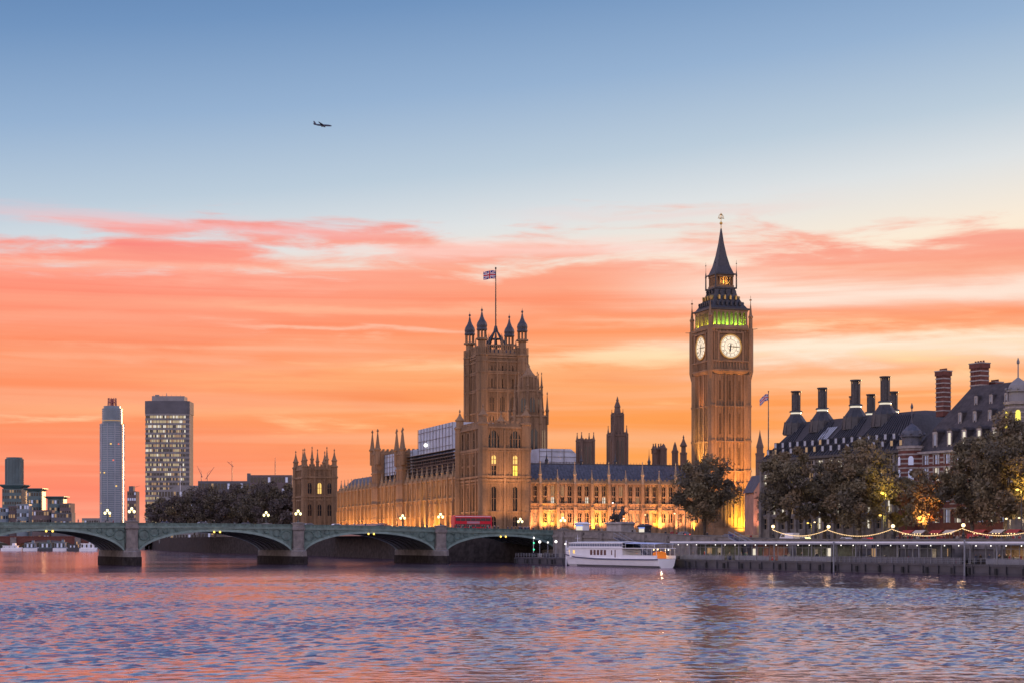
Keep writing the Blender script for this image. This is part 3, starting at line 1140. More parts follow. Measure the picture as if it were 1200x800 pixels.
    for sx in (-1, 1):
        for sy in (-1, 1):
            mb = MB()
            mb.lathe(sx * ch, sy * ch, [(.62, zc1 + .5), (.62, zc1 + 4.0), (.8, zc1 + 4.1), (.8, zc1 + 4.5), (.5, zc1 + 4.9), (.12, Z(356)), (.08, Z(352)), (.38, Z(351.5)), (.38, Z(350.5)), (.06, Z(350)), (.05, Z(346))], 8)
            mb.build('pinnacle', M['stone_dark'], t)
            mb = MB()
            mb.lathe(sx * (lh + .7), sy * (lh + .7), [(.28, zl0 - .2), (.24, zl1 - .5), (.34, zl1 - .4), (.08, zl1 + 1.5), (.05, Z(308)), (.24, Z(307)), (.05, Z(306)), (.04, Z(303))], 6)
            mb.build('pinnacle', M['iron_roof'], t)
            mb = MB()                                    # projecting gargoyle rods
            mb.tube((sx * ch, sy * ch, zc1 + .3), (sx * (ch + 1.6), sy * (ch + 1.6), zc1 + .5), .12, .08, 5)
            mb.build('gargoyle', M['stone_dark'], t)
    # floodlights
    return t


ET = clock_tower()


# ================================================================== BIG SQUARE TOWER WITH THE FLAG
def victoria():
    YT = 822
    ce = at(581, 600, 832)
    Z = lambda py: zz(py, YT) - 7.65
    t = thing('square_tower', 'massive square gothic tower with four corner turrets and a flagstaff', 'tower', (ce.x, ce.y, 7.65), PA)
    s = M['stone_dark']
    hw = 10.6
    wall = MB()
    zr = Z(417)
    lit = lambda j, i, k: M['glass']
    rows = [(Z(540), Z(512), 1.5, 2, True), (Z(500), Z(487), 1.2, 2, True), (Z(481), Z(464), 2.9, 1, True), (Z(454), Z(443), .85, 3, True), (Z(434), Z(428), .7, 3, True)]
    for kind in ('front', 'left', 'right'):
        T = face_T(kind, -hw, hw, -hw, hw)
        T2 = T @ Matrix.Translation((2.6, 0, 0))
        facade(wall, t, T2, 2 * hw - 5.2, 0, zr, rows, 3, .8, lit, s, (.9, .6, Z(424)), [(Z(c), .4, .7) for c in (508, 484, 459, 457, 438, 436, 424, 419)], True, True, 1, 1.0)
        wall.T = T
        wall.quad((0, 0, 0), (2.6, 0, 0), (2.6, 0, zr), (0, 0, zr))
        wall.quad((2 * hw - 2.6, 0, 0), (2 * hw, 0, 0), (2 * hw, 0, zr), (2 * hw - 2.6, 0, zr))
    wall.T = Matrix()
    wall.box(-hw + 1, hw - 1, -hw + 1, hw - .02, .1, zr)
    wall.sq(0, 0, [(hw - .3, zr - .1), (hw + .35, zr + .3), (hw + .35, zr + .9), (hw, zr + 1.0), (hw, zr + 1.6), (hw - .5, zr + 1.6)])
    battlement(wall, -hw, hw, -hw, hw, zr + 1.55, 1.6, 1.0, .5)
    wall.build('wall', s, t)
    pr = MB()                                            # pierced parapet between the turrets
    for kind in ('front', 'left', 'right', 'back'):
        pr.T = face_T(kind, -hw, hw, -hw, hw)
        for k in range(16):
            x = 3 + k * (2 * hw - 6) / 15
            pr.box(x - .2, x + .2, .05, .4, zr + 1.6, Z(405))
        pr.box(2.5, 2 * hw - 2.5, 0, .45, Z(405), Z(404))
        pr.lathe(hw, .3, [(.5, zr + 1.6), (.5, Z(402)), (.1, Z(395))], 4)
    pr.build('parapet', s, t)
    for sx in (-1, 1):
        for sy in (-1, 1):
            hi = 0
            mb = MB()
            x, y = sx * 10.2, sy * 10.2
            k = 1.12 if (sx, sy) in ((-1, -1), (1, -1)) else 1.0
            r = 2.75
            top = Z(361)
            mb.lathe(x, y, [(r, 0), (r, zr), (r + .4, zr + .2), (r + .4, zr + .9), (r - .1, zr + 1.1)], 8, R(22.5))
            for c in (508, 484, 458, 437, 424):
                mb.lathe(x, y, [(r + .3, Z(c)), (r + .3, Z(c) + .7)], 8, R(22.5))
            for q in range(8):
                a = R(22.5) + q * math.pi / 4
                mb.tube((x + r * math.cos(a), y + r * math.sin(a), 0), (x + r * math.cos(a), y + r * math.sin(a), zr + 4.4), .35, .3, 4)
            z1, z2 = zr + 1.1, Z(399)
            mb.lathe(x, y, [(r - .9, z1), (r - .9, z2)], 8, R(22.5))
            mb.lathe(x, y, [(r + .2, z2), (r + .2, z2 + .8), (r - .3, z2 + 1.0)], 8, R(22.5))
            z3, z4 = z2 + 1.0, Z(388)
            for q in range(8):                           # open upper lantern
                a = R(22.5) + q * math.pi / 4
                mb.tube((x + 2.0 * math.cos(a), y + 2.0 * math.sin(a), z3), (x + 2.0 * math.cos(a), y + 2.0 * math.sin(a), z4), .28, .28, 4)
            mb.lathe(x, y, [(.5, z3), (.5, z4)], 6)
            mb.build('turret', s, t)
            cp = MB()
            cp.lathe(x, y, [(2.5, z4), (2.6, z4 + .6), (2.35, z4 + 1.2), (2.6, z4 + 2.4), (2.25, z4 + 3.7), (1.4, z4 + 5.0), (.75, z4 + 6.6), (.35, top - 2.6), (.2, top - 2.0), (.55, top - 1.6), (.5, top - 1.1), (.1, top - .7), (.05, top + .3)], 8, R(22.5))
            cp.build('turret_cap', M['lead'], t)
    for x, y, p in ((-6, -24, 6500), (6, -24, 6500), (-24, 2, 4000)):
        light('SPOT', (x, y, 34), p * 1.6, (1.0, .5, .2), .5, (x * .4, y * .3, 66), R(70), .9, t)
    # iron crown that carries the flagstaff
    cr = MB()
    cr.sq(0, 0, [(9.9, zr + .6), (9.5, zr + 1.0), (6, zr + 3.4), (2.5, zr + 4.2)])
    for q in range(8):
        a = R(22.5) + q * math.pi / 4
        c, s_ = math.cos(a), math.sin(a)
        cr.path([(4.4 * c, 4.4 * s_, Z(409)), (4.2 * c, 4.2 * s_, Z(399)), (2.9 * c, 2.9 * s_, Z(393)), (1.0 * c, 1.0 * s_, Z(386)), (.4 * c, .4 * s_, Z(379))], [.42, .42, .36, .3, .22], 5)
        cr.lathe(4.4 * c, 4.4 * s_, [(.4, Z(402)), (.4, Z(399)), (.06, Z(389))], 4)
    cr.lathe(0, 0, [(4.6, Z(403)), (4.6, Z(401.5))], 8, R(22.5))
    cr.lathe(0, 0, [(3.2, Z(395)), (3.2, Z(394))], 8, R(22.5))
    cr.build('iron_crown', M['lead'], t)
    fp = MB()
    fp.lathe(0, 0, [(.36, Z(398)), (.34, Z(350)), (.2, Z(312)), (.45, Z(311.5)), (.45, Z(310)), (.05, Z(309))], 8)
    fp.build('flagpole', M['black'], t)
    return t, Vector((ce.x, ce.y, 7.65))


VT, VTC = victoria()


def union_flag(label, loc, w, h, rot, droop, wave):
    """a flag as a rippling cloth, its hoist at the origin, flying towards -x"""
    nx, ny = 42, 24
    vs, fs, mi = [], [], []
    for j in range(ny + 1):
        for i in range(nx + 1):
            u, v = i / nx, j / ny - .5
            vs.append((-w * u * (1 - .12 * droop), wave * math.sin(u * 7 + v * 1.3) * u, h * v - droop * u * u * h * .9 + .08 * h * math.sin(u * 6) * u))

    def colour(u, v):
        x, y = u * 2 - 1, v * 2
        if abs(y) < .2 or abs(x) < .1:
            return 2
        if abs(y) < .34 or abs(x) < .17:
            return 1
        d = min(abs(x - y), abs(x + y))
        return 2 if d < .07 else (1 if d < .22 else 0)
    for j in range(ny):
        for i in range(nx):
            a = j * (nx + 1) + i
            fs.append((a, a + 1, a + nx + 2, a + nx + 1))
            mi.append(colour((i + .5) / nx, (j + .5) / ny - .5))
    me = bpy.data.meshes.new('flag')
    me.from_pydata(vs, [], fs)
    for k in ('flag_blue', 'flag_white', 'flag_red'):
        me.materials.append(M[k])
    me.polygons.foreach_set('material_index', mi)
    me.polygons.foreach_set('use_smooth', [True] * len(fs))
    o = bpy.data.objects.new('flag', me)
    COL.objects.link(o)
    o.location = loc
    o.rotation_euler = (0, 0, rot)
    sm_ = o.modifiers.new('cloth', 'SOLIDIFY')
    sm_.thickness = .03
    return tag(o, label, 'flag')


union_flag('blue white and red flag flying from the staff on the square tower', (VTC.x, VTC.y, zz(322, 832)), 6.2, 4.0, R(8), .16, .45)


# ================================================================== PALACE BLOCKS
def P_(u, v, z=7.65):
    p = C0 + U * u + V * v
    return Vector((p.x, p.y, z))


def pavilion(name, label, cat, org, wx, wy, zr, rows, courses, nbx, nby, litf, s, tur=1.35, ptop=6.0, Yr=515):
    t = thing(name, label, cat, org, PA)
    wall = MB()
    for kind, W, nb in (('front', wx, nbx), ('left', wy, nby), ('right', wy, nby), ('back', wx, nbx)):
        T = face_T(kind, 0, wx, 0, wy)
        if kind in ('front', 'left'):
            facade(wall, t, T, W, 0, zr, rows, nb, .45, (lambda j, i, k, kd=kind: litf(kd, j, i, k)), s, (.7, .55, zr - 1.0), courses, True, False, 1, .85)
        else:
            wall.T = T
            wall.quad((0, 0, 0), (W, 0, 0), (W, 0, zr), (0, 0, zr))
            for c, pr, th in courses:
                wall.box(0, W, -pr, .05, c, c + th)
    wall.T = Matrix()
    wall.box(.6, wx - .6, .6, wy - .6, 0, zr - .02)
    wall.rect(0, wx, 0, wy, [(-.35, -.35, zr - .4), (-.35, -.35, zr + .2), (0, 0, zr + .25), (0, 0, zr + 1.1), (.4, .4, zr + 1.1)])
    battlement(wall, 0, wx, 0, wy, zr + 1.05, .9, .8)
    wall.build('wall', s, t)
    rf = MB()
    rf.rect(.8, wx - .8, .8, wy - .8, [(0, 0, zr), (wx * .22, wx * .22, zr + .9)])
    rf.build('roof', M['slate'], t)
    for x in (0, wx):
        for y in (0, wy):
            mb = MB()
            mb.lathe(x, y, [(tur, 0), (tur, zr + .5), (tur + .25, zr + .7), (tur + .25, zr + 1.3), (tur * .8, zr + 1.5), (tur * .8, zr + 3.2), (tur, zr + 3.3), (tur, zr + 3.7), (tur * .75, zr + 4.0),
                               (tur * .35, zr + 3 + ptop * .55), (.1, zr + 2.6 + ptop), (.3, zr + 2.7 + ptop), (.3, zr + 3 + ptop), (.03, zr + 3.7 + ptop)], 8, R(22.5))
            for c, pr, th in courses:
                mb.lathe(x, y, [(tur + pr * .6, c - .01), (tur + pr * .6, c + th + .01)], 8, R(22.5))
            mb.build('turret', s, t)
    return t


Zp = lambda py, Y=517: zz(py, Y) - 7.65


def lit_ne(kd, j, i, k):
    if kd == 'front' and j == 1:
        return M['glass_yel'] if (i, k) == (1, 0) else M['glass']
    if kd == 'front' and j == 2:
        return M['glass_lit']
    return M['glass']


NEP = pavilion('palace_pavilion', 'tall corner block of the palace behind the bus with two lit round headed windows', 'palace block', P_(0, 0), 13.6, 25, Zp(500),
               [(Zp(598), Zp(569), 2.0, 1, True), (Zp(557), Zp(545), 2.0, 1, False), (Zp(543), Zp(532.5), 1.9, 1, True), (Zp(524), Zp(503.5), 3.6, 1, True), (Zp(616), Zp(604), 1.6, 1, True)],
               [(Zp(527), .4, .7), (Zp(529), .25, .4), (Zp(559), .45, .6), (Zp(563), .3, .6), (Zp(600), .3, .4), (Zp(566), .2, .3)], 2, 4, lit_ne, M['stone_dark'], 1.5, 3.4)

for x, y, tx, ty, p in ((3.4, -7, 3.4, 0, 2600), (10.2, -7, 10.2, 0, 2600), (-7, 5, 0, 5, 2200), (-7, 13, 0, 13, 2200), (-7, 21, 0, 21, 2400)):
    light('SPOT', (x, y, 1.2), p, (1.0, .5, .2), .4, (tx, ty, 16), R(85), .9, NEP)  # warm spots added to brighten the corner block
for x, p in ((4, 3500), (10, 3500)):
    light('SPOT', (x, -9, 9), p, (1.0, .52, .24), .4, (x, 0, 27), R(80), .9, NEP)  # two more added spots, higher, to brighten its upper front

KSE = at(357, 600, 724)
K0 = Vector((KSE.x, KSE.y, 7.65))
Zk = lambda py: zz(py, 728) - 7.65
pavilion('palace_pavilion', 'distant end block of the palace with pinnacle pairs beside the dark park trees', 'palace block', K0, 12.8, 20, Zk(549),
         [(Zk(604), Zk(590), 1.8, 1, True), (Zk(578), Zk(565), 1.9, 1, True)],
         [(Zk(560), .5, .8), (Zk(582), .4, .6), (Zk(586), .3, .5)], 3, 4,
         lambda kd, j, i, k: M['glass_lit'] if (kd, j, i) == ('front', 1, 1) else M['glass'], M['stone_dark'], 1.3, 5.0)
se = [o for o in COL.objects if o.name.startswith('palace_pavilion') and o is not NEP][-1]
for x in (3.2, 9.6):
    for y in (0, 20):
        pinnacle(se, x, y, Zk(549), 9.5, .7, M['stone_dark'], 8)


# north range with its floodlit windows
def north_range():
    o = P_(13.6, 3.0)
    L, D = 62.0, 14.0
    Y = 527
    Z = lambda py: zz(py, Y) - 7.65
    t = thing('palace_range', 'long floodlit palace wing with slate roof between the corner block and the clock tower', 'palace wing', o, PA)
    s = M['stone']
    wall = MB()
    ze, zr = Z(566), Z(543)
    rnd = random.Random(4)

    def lit(j, i, k):
        r = rnd.random()
        if j == 1:
            return M['glass_cool'] if r < .22 else M['glass_dim'] if r < .4 else M['glass']
        return M['glass_lit'] if r < .10 and j == 0 else M['glass_dim'] if r < .2 else M['glass']
    rows = [(Z(611.5), Z(600), 1.35, 2, True), (Z(589), Z(582), 1.25, 2, False), (Z(580.5), Z(568.5), 1.3, 2, True)]
    cs = [(Z(590.5), .3, .35), (Z(598), .3, .35), (Z(595), .12, .3), (ze - .2, .4, .5)]
    nb = 11
    T = face_T('front', 0, L, 0, D)
    facade(wall, t, T, L, 0, ze, rows, nb, .45, lit, s, (1.0, .8, ze), cs)
    wall.T = Matrix()
    wall.box(0, L, .7, D, 0, ze - .02)
    wall.box(0, L, -.05, .3, ze + .3, ze + 1.0)
    battlement(wall, 0, L, 0, D, ze + .95, .55, .7, .3)
    wall.build('wall', s, t)
    rf = MB()
    rf.loft([[(x, .35, ze + .3), (x, D - .35, ze + .3), (x, D * .72, zr), (x, D * .42, zr)] for x in (0, L)])
    for k in range(63):
        x = .3 + k * (L - .6) / 62
        rf.tube((x, .3, ze + .35), (x, D * .42, zr + .03), .06, .06, 4)
    rfo = rf.build('roof', M['slate'], t)
    cr = MB()
    cr.box(0, L, D * .55, D * .58, zr, zr + .5)
    for k in range(60):
        x = .5 + k * (L - 1) / 59
        cr.tube((x, D * .565, zr + .4), (x, D * .565, zr + 1.1), .08, .03, 4)
    cr.build('ridge_cresting', M['lead'], t)
    for i in range(nb + 1):
        big = i % 2 == 1
        pinnacle(t, i * L / nb, -.1, ze - .2, 7.2 if big else 4.6, .5 if big else .38, M['stone_pale'])
    for x in (10.5, 22.0, 33.5, 45.0):
        mb = MB()
        mb.lathe(x, D * .56, [(.5, zr - .3), (.5, zr + 1.2), (.65, zr + 1.3), (.3, zr + 2.0), (.08, zr + 3.6), (.03, zr + 5.4)], 8)
        mb.build('ridge_spirelet', M['lead'], t)
    # floodlights at the wall foot
    for i in range(13):
        light('SPOT', (2 + i * 4.9, -3.6, 1.2), 2300 if i % 3 else 3400, (1.0, .45, .21), .3, (2 + i * 4.9, .3, 9.5), R(105), .9, t)
    for x, p in ((7.0, 5200), (9.5, 3200), (23.0, 5200), (25.5, 3000), (44.0, 6500), (46.0, 3600), (57, 4200)):
        light('SPOT', (x, -1.7, .9), p * .7, (1.0, .58, .05), .2, (x, .2, 9), R(62), .8, t)
    return t


north_range()


# river front seen in steep perspective
def river_front():
    o = P_(0, 25.0)
    L, D = 180.0, 16.0
    t = thing('palace_range', 'long river front of the palace receding under orange floodlight behind the bridge', 'palace wing', o, PA)
    s = M['stone']
    ze, zr = 18.4, 24.0
    wall = MB()
    T = face_T('left', 0, D, 0, L)
    rows = [(1.5, 5.6, 1.6, 1, True), (7.2, 11.2, 1.5, 1, False), (12.6, 16.6, 1.5, 1, True)]
    rnd = random.Random(9)
    facade(wall, t, T, L, 0, ze, rows, 28, .45, lambda j, i, k: M['glass_lit'] if rnd.random() < .08 else M['glass'], s, (1.2, 1.0, ze + .6), [(6.2, .3, .4), (11.8, .3, .4), (ze - .3, .4, .5)])
    wall.T = Matrix()
    wall.box(.7, D, 0, L, 0, ze - .02)
    wall.box(-.05, .35, 0, L, ze + .25, ze + 1.0)
    battlement(wall, 0, D, 0, L, ze + .95, .6, .8, .3)
    wall.build('wall', s, t)
    rf = MB()
    rf.loft([[(.4, y, ze + .3), (D - .4, y, ze + .3), (D * .62, y, zr), (D * .4, y, zr)] for y in (0, L)])
    rf.build('roof', M['slate'], t)
    for i in range(0, 29):
        if i < 1:
            continue
        pinnacle(t, -.3, L - i * L / 28, ze, 4.8, .5, M['stone_pale'])
    # raised centre with its two turrets
    for y0 in (70.0, 108.0):
        mb = MB()
        zt = zz(527, 600 + (y0 - 70) * .9) - 7.65
        mb.box(-.8, 9, y0, y0 + 9, 0, zt)
        battlement(mb, -.8, 9, y0, y0 + 9, zt - .02, .9, .8)
        for c in (6.2, 11.8, ze, ze + 5, zt - 1.2):
            mb.box(-1.1, 9.3, y0 - .3, y0 + 9.3, c, c + .5)
        for k in range(4):
            for z0, z1 in ((ze + 1.5, ze + 4.5), (ze + 6.3, zt - 1.6)):
                mb.box(-1.0, -.7, y0 + .5 + k * 2.6, y0 + .9 + k * 2.6, z0, z1)
                mb.box(.5 + k * 2.3, .9 + k * 2.3, y0 - .2, y0 + .1, z0, z1)
        mb.build('stair_tower', M['stone_dark'], t)
        for x in (-.6, 8.8):
            for y in (y0 + .2, y0 + 8.8):
                pinnacle(t, x, y, zt - 5.0, 13.5, 1.0, M['stone_dark'], 8, 'turret')
    # floodlights along the terrace
    for i in range(22):
        y = 6 + i * 8.0
        light('SPOT', (-4.4, y, .8), 3000 if y < 80 else 3600, (1.0, .46, .11), .3, (.2, y, 7), R(110), .9, t)
    light('SPOT', (-3, 40, .8), 2500, (1, .62, .08), .3, (.2, 40, 6), R(80), .9, t)
    light('SPOT', (-3, 24, .8), 2500, (1, .62, .08), .3, (.2, 24, 6), R(80), .9, t)
    return t


river_front()
# row of terrace lamps, under the third arch
mt = thing('terrace_marquee', 'long low canopy with a row of small lamps on the river terrace under the arch', 'marquee', P_(-12.0, 60), PA + math.pi / 2)
mb = MB()
mb.loft([[(x, -.2, .02), (x, 8, .02), (x, 8, 2.8), (x, 4, 4.2), (x, -.2, 2.8)] for x in (0, 90)])
mb.build('canopy', M['pink_wall'], mt)
for i in range(14):
    q = MB()
    q.ball((4 + i * 6.3, .55, 3.15), .34, 8)
    q.build('lamp', M['lamp_white'], mt, True)


# scaffold sheeting over the roofs
def sheeted(name, label, org, rot, L, D, z0, z1, slope=0.0, m='sheet', frame=True, cut=0.0):
    t = thing(name, label, 'scaffold cover', org, rot)
    mb = MB()
    mb.loft([[(x, 0, z0), (x, D, z0), (x, D, zt_), (x, D * .55, zt_ + slope), (x, 0, zt_)] for x, zt_ in ((0, z1), (L * .86, z1), (L, z1 - cut))])
    mb.build('sheeting', M[m], t)
    if frame:
        fr = MB()
        n = max(3, int(L / 4))
        for i in range(n + 1):
            x = L * i / n
            fr.tube((x, -.16, z0 - 3), (x, -.16, z1 - (cut if i == n else 0)), .09, .09, 4)
        for k in range(4):
            z = z0 + (z1 - z0) * (k + .5) / 4
            fr.tube((0, -.18, z), (L, -.18, z), .07, .07, 4)
        fr.build('frame', M['scaff'], t)
    return t


RL = PA - math.pi / 2                                 # runs along the river front, outside to the left
sc = sheeted('scaffold_cover', 'large white sheeted scaffold box on the palace roof left of the corner block', P_(4, 25 + 66, 0), RL, 44, 14, zz(536, 560), zz(494, 562), 0, cut=0)
q = MB()
q.ball((12, -.6, zz(517, 570)), .65, 8)
q.build('work_lamp', M['lamp_white'], sc, True)
mb = MB()
for k in range(7):
    z = zz(549, 545) + k * 1.1
    mb.box(-4, 62, -3.4, -.2, z, z + .14)
for k in range(23):
    mb.tube((-4 + k * 3, -3.4, zz(556, 545)), (-4 + k * 3, -3.4, zz(531, 545)), .1, .1, 4)
mb.box(-4, 62, -1.2, -.9, zz(552, 545), zz(536, 545))
mb.build('scaffold_deck', M['scaff'], sc)
sheeted('scaffold_cover', 'sloping grey sheeted scaffold lower down on the palace river roof', P_(2, 25 + 112, 0), RL, 46, 13, zz(552, 600), zz(527, 605), 1.2)
sheeted('scaffold_cover', 'pale sheeted box roof behind the north wing beside the square tower', (at(632, 600, 566).x, 566, 0), PA, 13, 10, zz(550, 566), zz(525, 566), 0, cut=1.5)


# ================================================================== TOWERS BEHIND
def central_tower():
    Y = 664
    Z = lambda py: zz(py, Y) - 7.65
    ce = at(619.5, 600, 670)
    t = thing('spired_tower', 'dark octagonal tower with tiers of pinnacles half hidden behind the square tower', 'tower', (ce.x, ce.y, 7.65), PA)
    s = M['stone_dark']
    mb = MB()
    for r, a, c in ((7.0, 620, 488), (4.9, 488, 458), (2.8, 458, 441)):
        mb.lathe(0, 0, [(r, Z(a)), (r, Z(c)), (r + .4, Z(c) + .1), (r + .4, Z(c) + .9), (r * .8, Z(c) + 1.0)], 8, R(22.5))
        for q in range(8):
            an = R(22.5) + q * math.pi / 4
            x, y = math.cos(an), math.sin(an)
            mb.tube((x * r, y * r, Z(a)), (x * r, y * r, Z(c) + 1), .55, .45, 4)
            xm, ym = math.cos(an + math.pi / 8) * r * .93, math.sin(an + math.pi / 8) * r * .93
            mb.tube((xm, ym, Z(a)), (xm, ym, Z(c)), .3, .3, 4)
    mb.build('wall', s, t)
    for q in range(8):
        an = R(22.5) + q * math.pi / 4
        x, y = math.cos(an), math.sin(an)
        pinnacle(t, x * 7.3, y * 7.3, Z(496), 13, .6, s, 8)
        pinnacle(t, x * 5.1, y * 5.1, Z(464), 10, .5, s, 8)
        xm, ym = math.cos(an + math.pi / 8), math.sin(an + math.pi / 8)
        for (r, z0, z1) in ((6.55, 535, 500), (4.6, 482, 463)):
            g2 = MB()
            hw = r * .22
            px_, py_ = -ym, xm
            g2.add([(xm * r + px_ * hw * e, ym * r + py_ * hw * e, Z(z)) for e, z in ((-1, z0), (1, z0), (1, z1 + 5), (0, z1), (-1, z1 + 5))], [(0, 1, 2, 3, 4)])
            g2.build('window', M['glass'], t)
    sp = MB()
    sp.lathe(0, 0, [(2.7, Z(441) + .9), (1.5, Z(434)), (.4, Z(428)), (.6, Z(427.5)), (.05, Z(424))], 8, R(22.5))
    sp.build('spire', s, t)
    return t


central_tower()


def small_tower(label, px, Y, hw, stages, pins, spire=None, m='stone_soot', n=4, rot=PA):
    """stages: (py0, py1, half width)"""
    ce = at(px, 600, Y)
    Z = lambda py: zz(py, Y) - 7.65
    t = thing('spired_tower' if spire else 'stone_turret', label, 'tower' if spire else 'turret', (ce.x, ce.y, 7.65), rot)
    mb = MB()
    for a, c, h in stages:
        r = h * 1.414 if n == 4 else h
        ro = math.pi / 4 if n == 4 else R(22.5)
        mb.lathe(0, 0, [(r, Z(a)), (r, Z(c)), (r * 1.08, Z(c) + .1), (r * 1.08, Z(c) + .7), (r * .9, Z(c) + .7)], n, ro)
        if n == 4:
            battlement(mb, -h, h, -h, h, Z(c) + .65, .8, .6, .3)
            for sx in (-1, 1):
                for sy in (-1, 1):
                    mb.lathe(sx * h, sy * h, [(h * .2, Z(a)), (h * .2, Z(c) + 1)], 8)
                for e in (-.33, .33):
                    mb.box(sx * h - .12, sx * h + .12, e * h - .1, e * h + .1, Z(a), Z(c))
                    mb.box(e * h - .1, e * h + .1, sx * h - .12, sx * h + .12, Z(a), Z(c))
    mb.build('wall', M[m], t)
    a, c, h = stages[0]
    for e in ((-.33, .33) if n == 4 else ()):
        for kind in ('front', 'left'):
            T = face_T(kind, -h, h, -h, h)
            w = MB(T)
            x = h + e * h
            w.add([(x - h * .18, -.05, Z(c) - (Z(c) - Z(a)) * .62), (x + h * .18, -.05, Z(c) - (Z(c) - Z(a)) * .62), (x + h * .18, -.05, Z(c) - 1.8), (x, -.05, Z(c) - .9), (x - h * .18, -.05, Z(c) - 1.8)], [(0, 1, 2, 3, 4)])
            w.build('window', M['glass'], t)
    for py0, py1, h2, r in pins:
        for sx in (-1, 1):
            for sy in (-1, 1):
                pinnacle(t, sx * h2, sy * h2, Z(py0), Z(py1) - Z(py0), r, M[m], 8)
    if spire:
        mb = MB()
        mb.lathe(0, 0, [(r_, Z(p)) for r_, p in spire], 8, R(22.5))
        mb.build('spire', M[m], t)
    return t


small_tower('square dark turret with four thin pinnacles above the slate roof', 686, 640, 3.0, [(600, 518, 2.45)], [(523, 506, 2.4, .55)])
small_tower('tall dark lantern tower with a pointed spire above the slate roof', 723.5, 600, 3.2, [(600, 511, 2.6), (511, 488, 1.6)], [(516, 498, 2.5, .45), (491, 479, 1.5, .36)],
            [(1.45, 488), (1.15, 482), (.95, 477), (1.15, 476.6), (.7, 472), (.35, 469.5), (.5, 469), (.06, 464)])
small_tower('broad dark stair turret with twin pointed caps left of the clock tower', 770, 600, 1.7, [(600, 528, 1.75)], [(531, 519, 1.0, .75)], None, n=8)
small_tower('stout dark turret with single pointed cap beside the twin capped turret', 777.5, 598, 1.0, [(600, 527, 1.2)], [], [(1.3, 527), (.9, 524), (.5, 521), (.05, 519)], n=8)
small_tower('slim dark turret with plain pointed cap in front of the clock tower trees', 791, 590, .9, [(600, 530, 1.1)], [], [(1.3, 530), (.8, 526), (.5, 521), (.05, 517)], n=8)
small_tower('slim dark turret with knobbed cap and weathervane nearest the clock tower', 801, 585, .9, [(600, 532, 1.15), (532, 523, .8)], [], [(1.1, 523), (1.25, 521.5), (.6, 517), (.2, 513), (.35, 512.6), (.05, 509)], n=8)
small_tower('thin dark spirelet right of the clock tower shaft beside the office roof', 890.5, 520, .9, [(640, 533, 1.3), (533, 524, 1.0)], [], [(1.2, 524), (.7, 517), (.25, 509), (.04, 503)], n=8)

# floodlights at the clock tower's foot
for x, y, p, tz in ((3.5, -5.5, 9000, 5), (5.8, -4.5, 7000, 8), (1, -5, 3500, 9)):
    a = ET.location + U * x + V * (y - 6.3)
    light('SPOT', (a.x, a.y, 8.2), p * .85, (1.0, .58, .05), .3, (a.x - V.x * -5, a.y + 5, 8 + tz), R(75), .85)
for x, y, p, tz in ((-3, -10, 32000, 28), (4, -10, 38000, 32)):
    a = ET.location + U * x + V * (y - 6.3)
    light('SPOT', (a.x, a.y, 9), p, (1.0, .42, .11), .3, (a.x + V.x * 8, a.y + V.y * 8, 7.6 + tz), R(60), .9)
a = ET.location - U * 14 + V * 0
light('SPOT', (a.x, a.y, 27), 16000, (1.0, .55, .15), .3, (ET.location.x, ET.location.y, 44), R(60), .9)
a = ET.location - U * 8.6 - V * 1
light('SPOT', (a.x, a.y, 28), 2200, (1.0, .6, .06), .3, (ET.location.x - U.x * 6, ET.location.y - U.y * 6, 34), R(70), .9)
a = ET.location - U * 9.5
light('SPOT', (a.x, a.y, 46), 1600, (1.0, .36, .08), .3, (ET.location.x - U.x * 6, ET.location.y - U.y * 6, 56), R(70), .9)


M['slate_brown'] = mat('brown_slate', (.062, .052, .054), .7, var=.5, scale=.8, bump=.4, bscale=3)
M['pane_sky'] = mat('sky_reflection_pane', (.36, .40, .46), .4)  # sky reflection on the glass, painted as an even pale grey-blue


# ================================================================== PORTCULLIS-STYLE OFFICE BLOCK (dark roof, tall chimneys)
def emb_thing(name, label, cat, t, o, z=None, rot=0.0, group=None):
    return thing(name, label, cat, emb(t, o, g(t) if z is None else z), ER + rot, group)


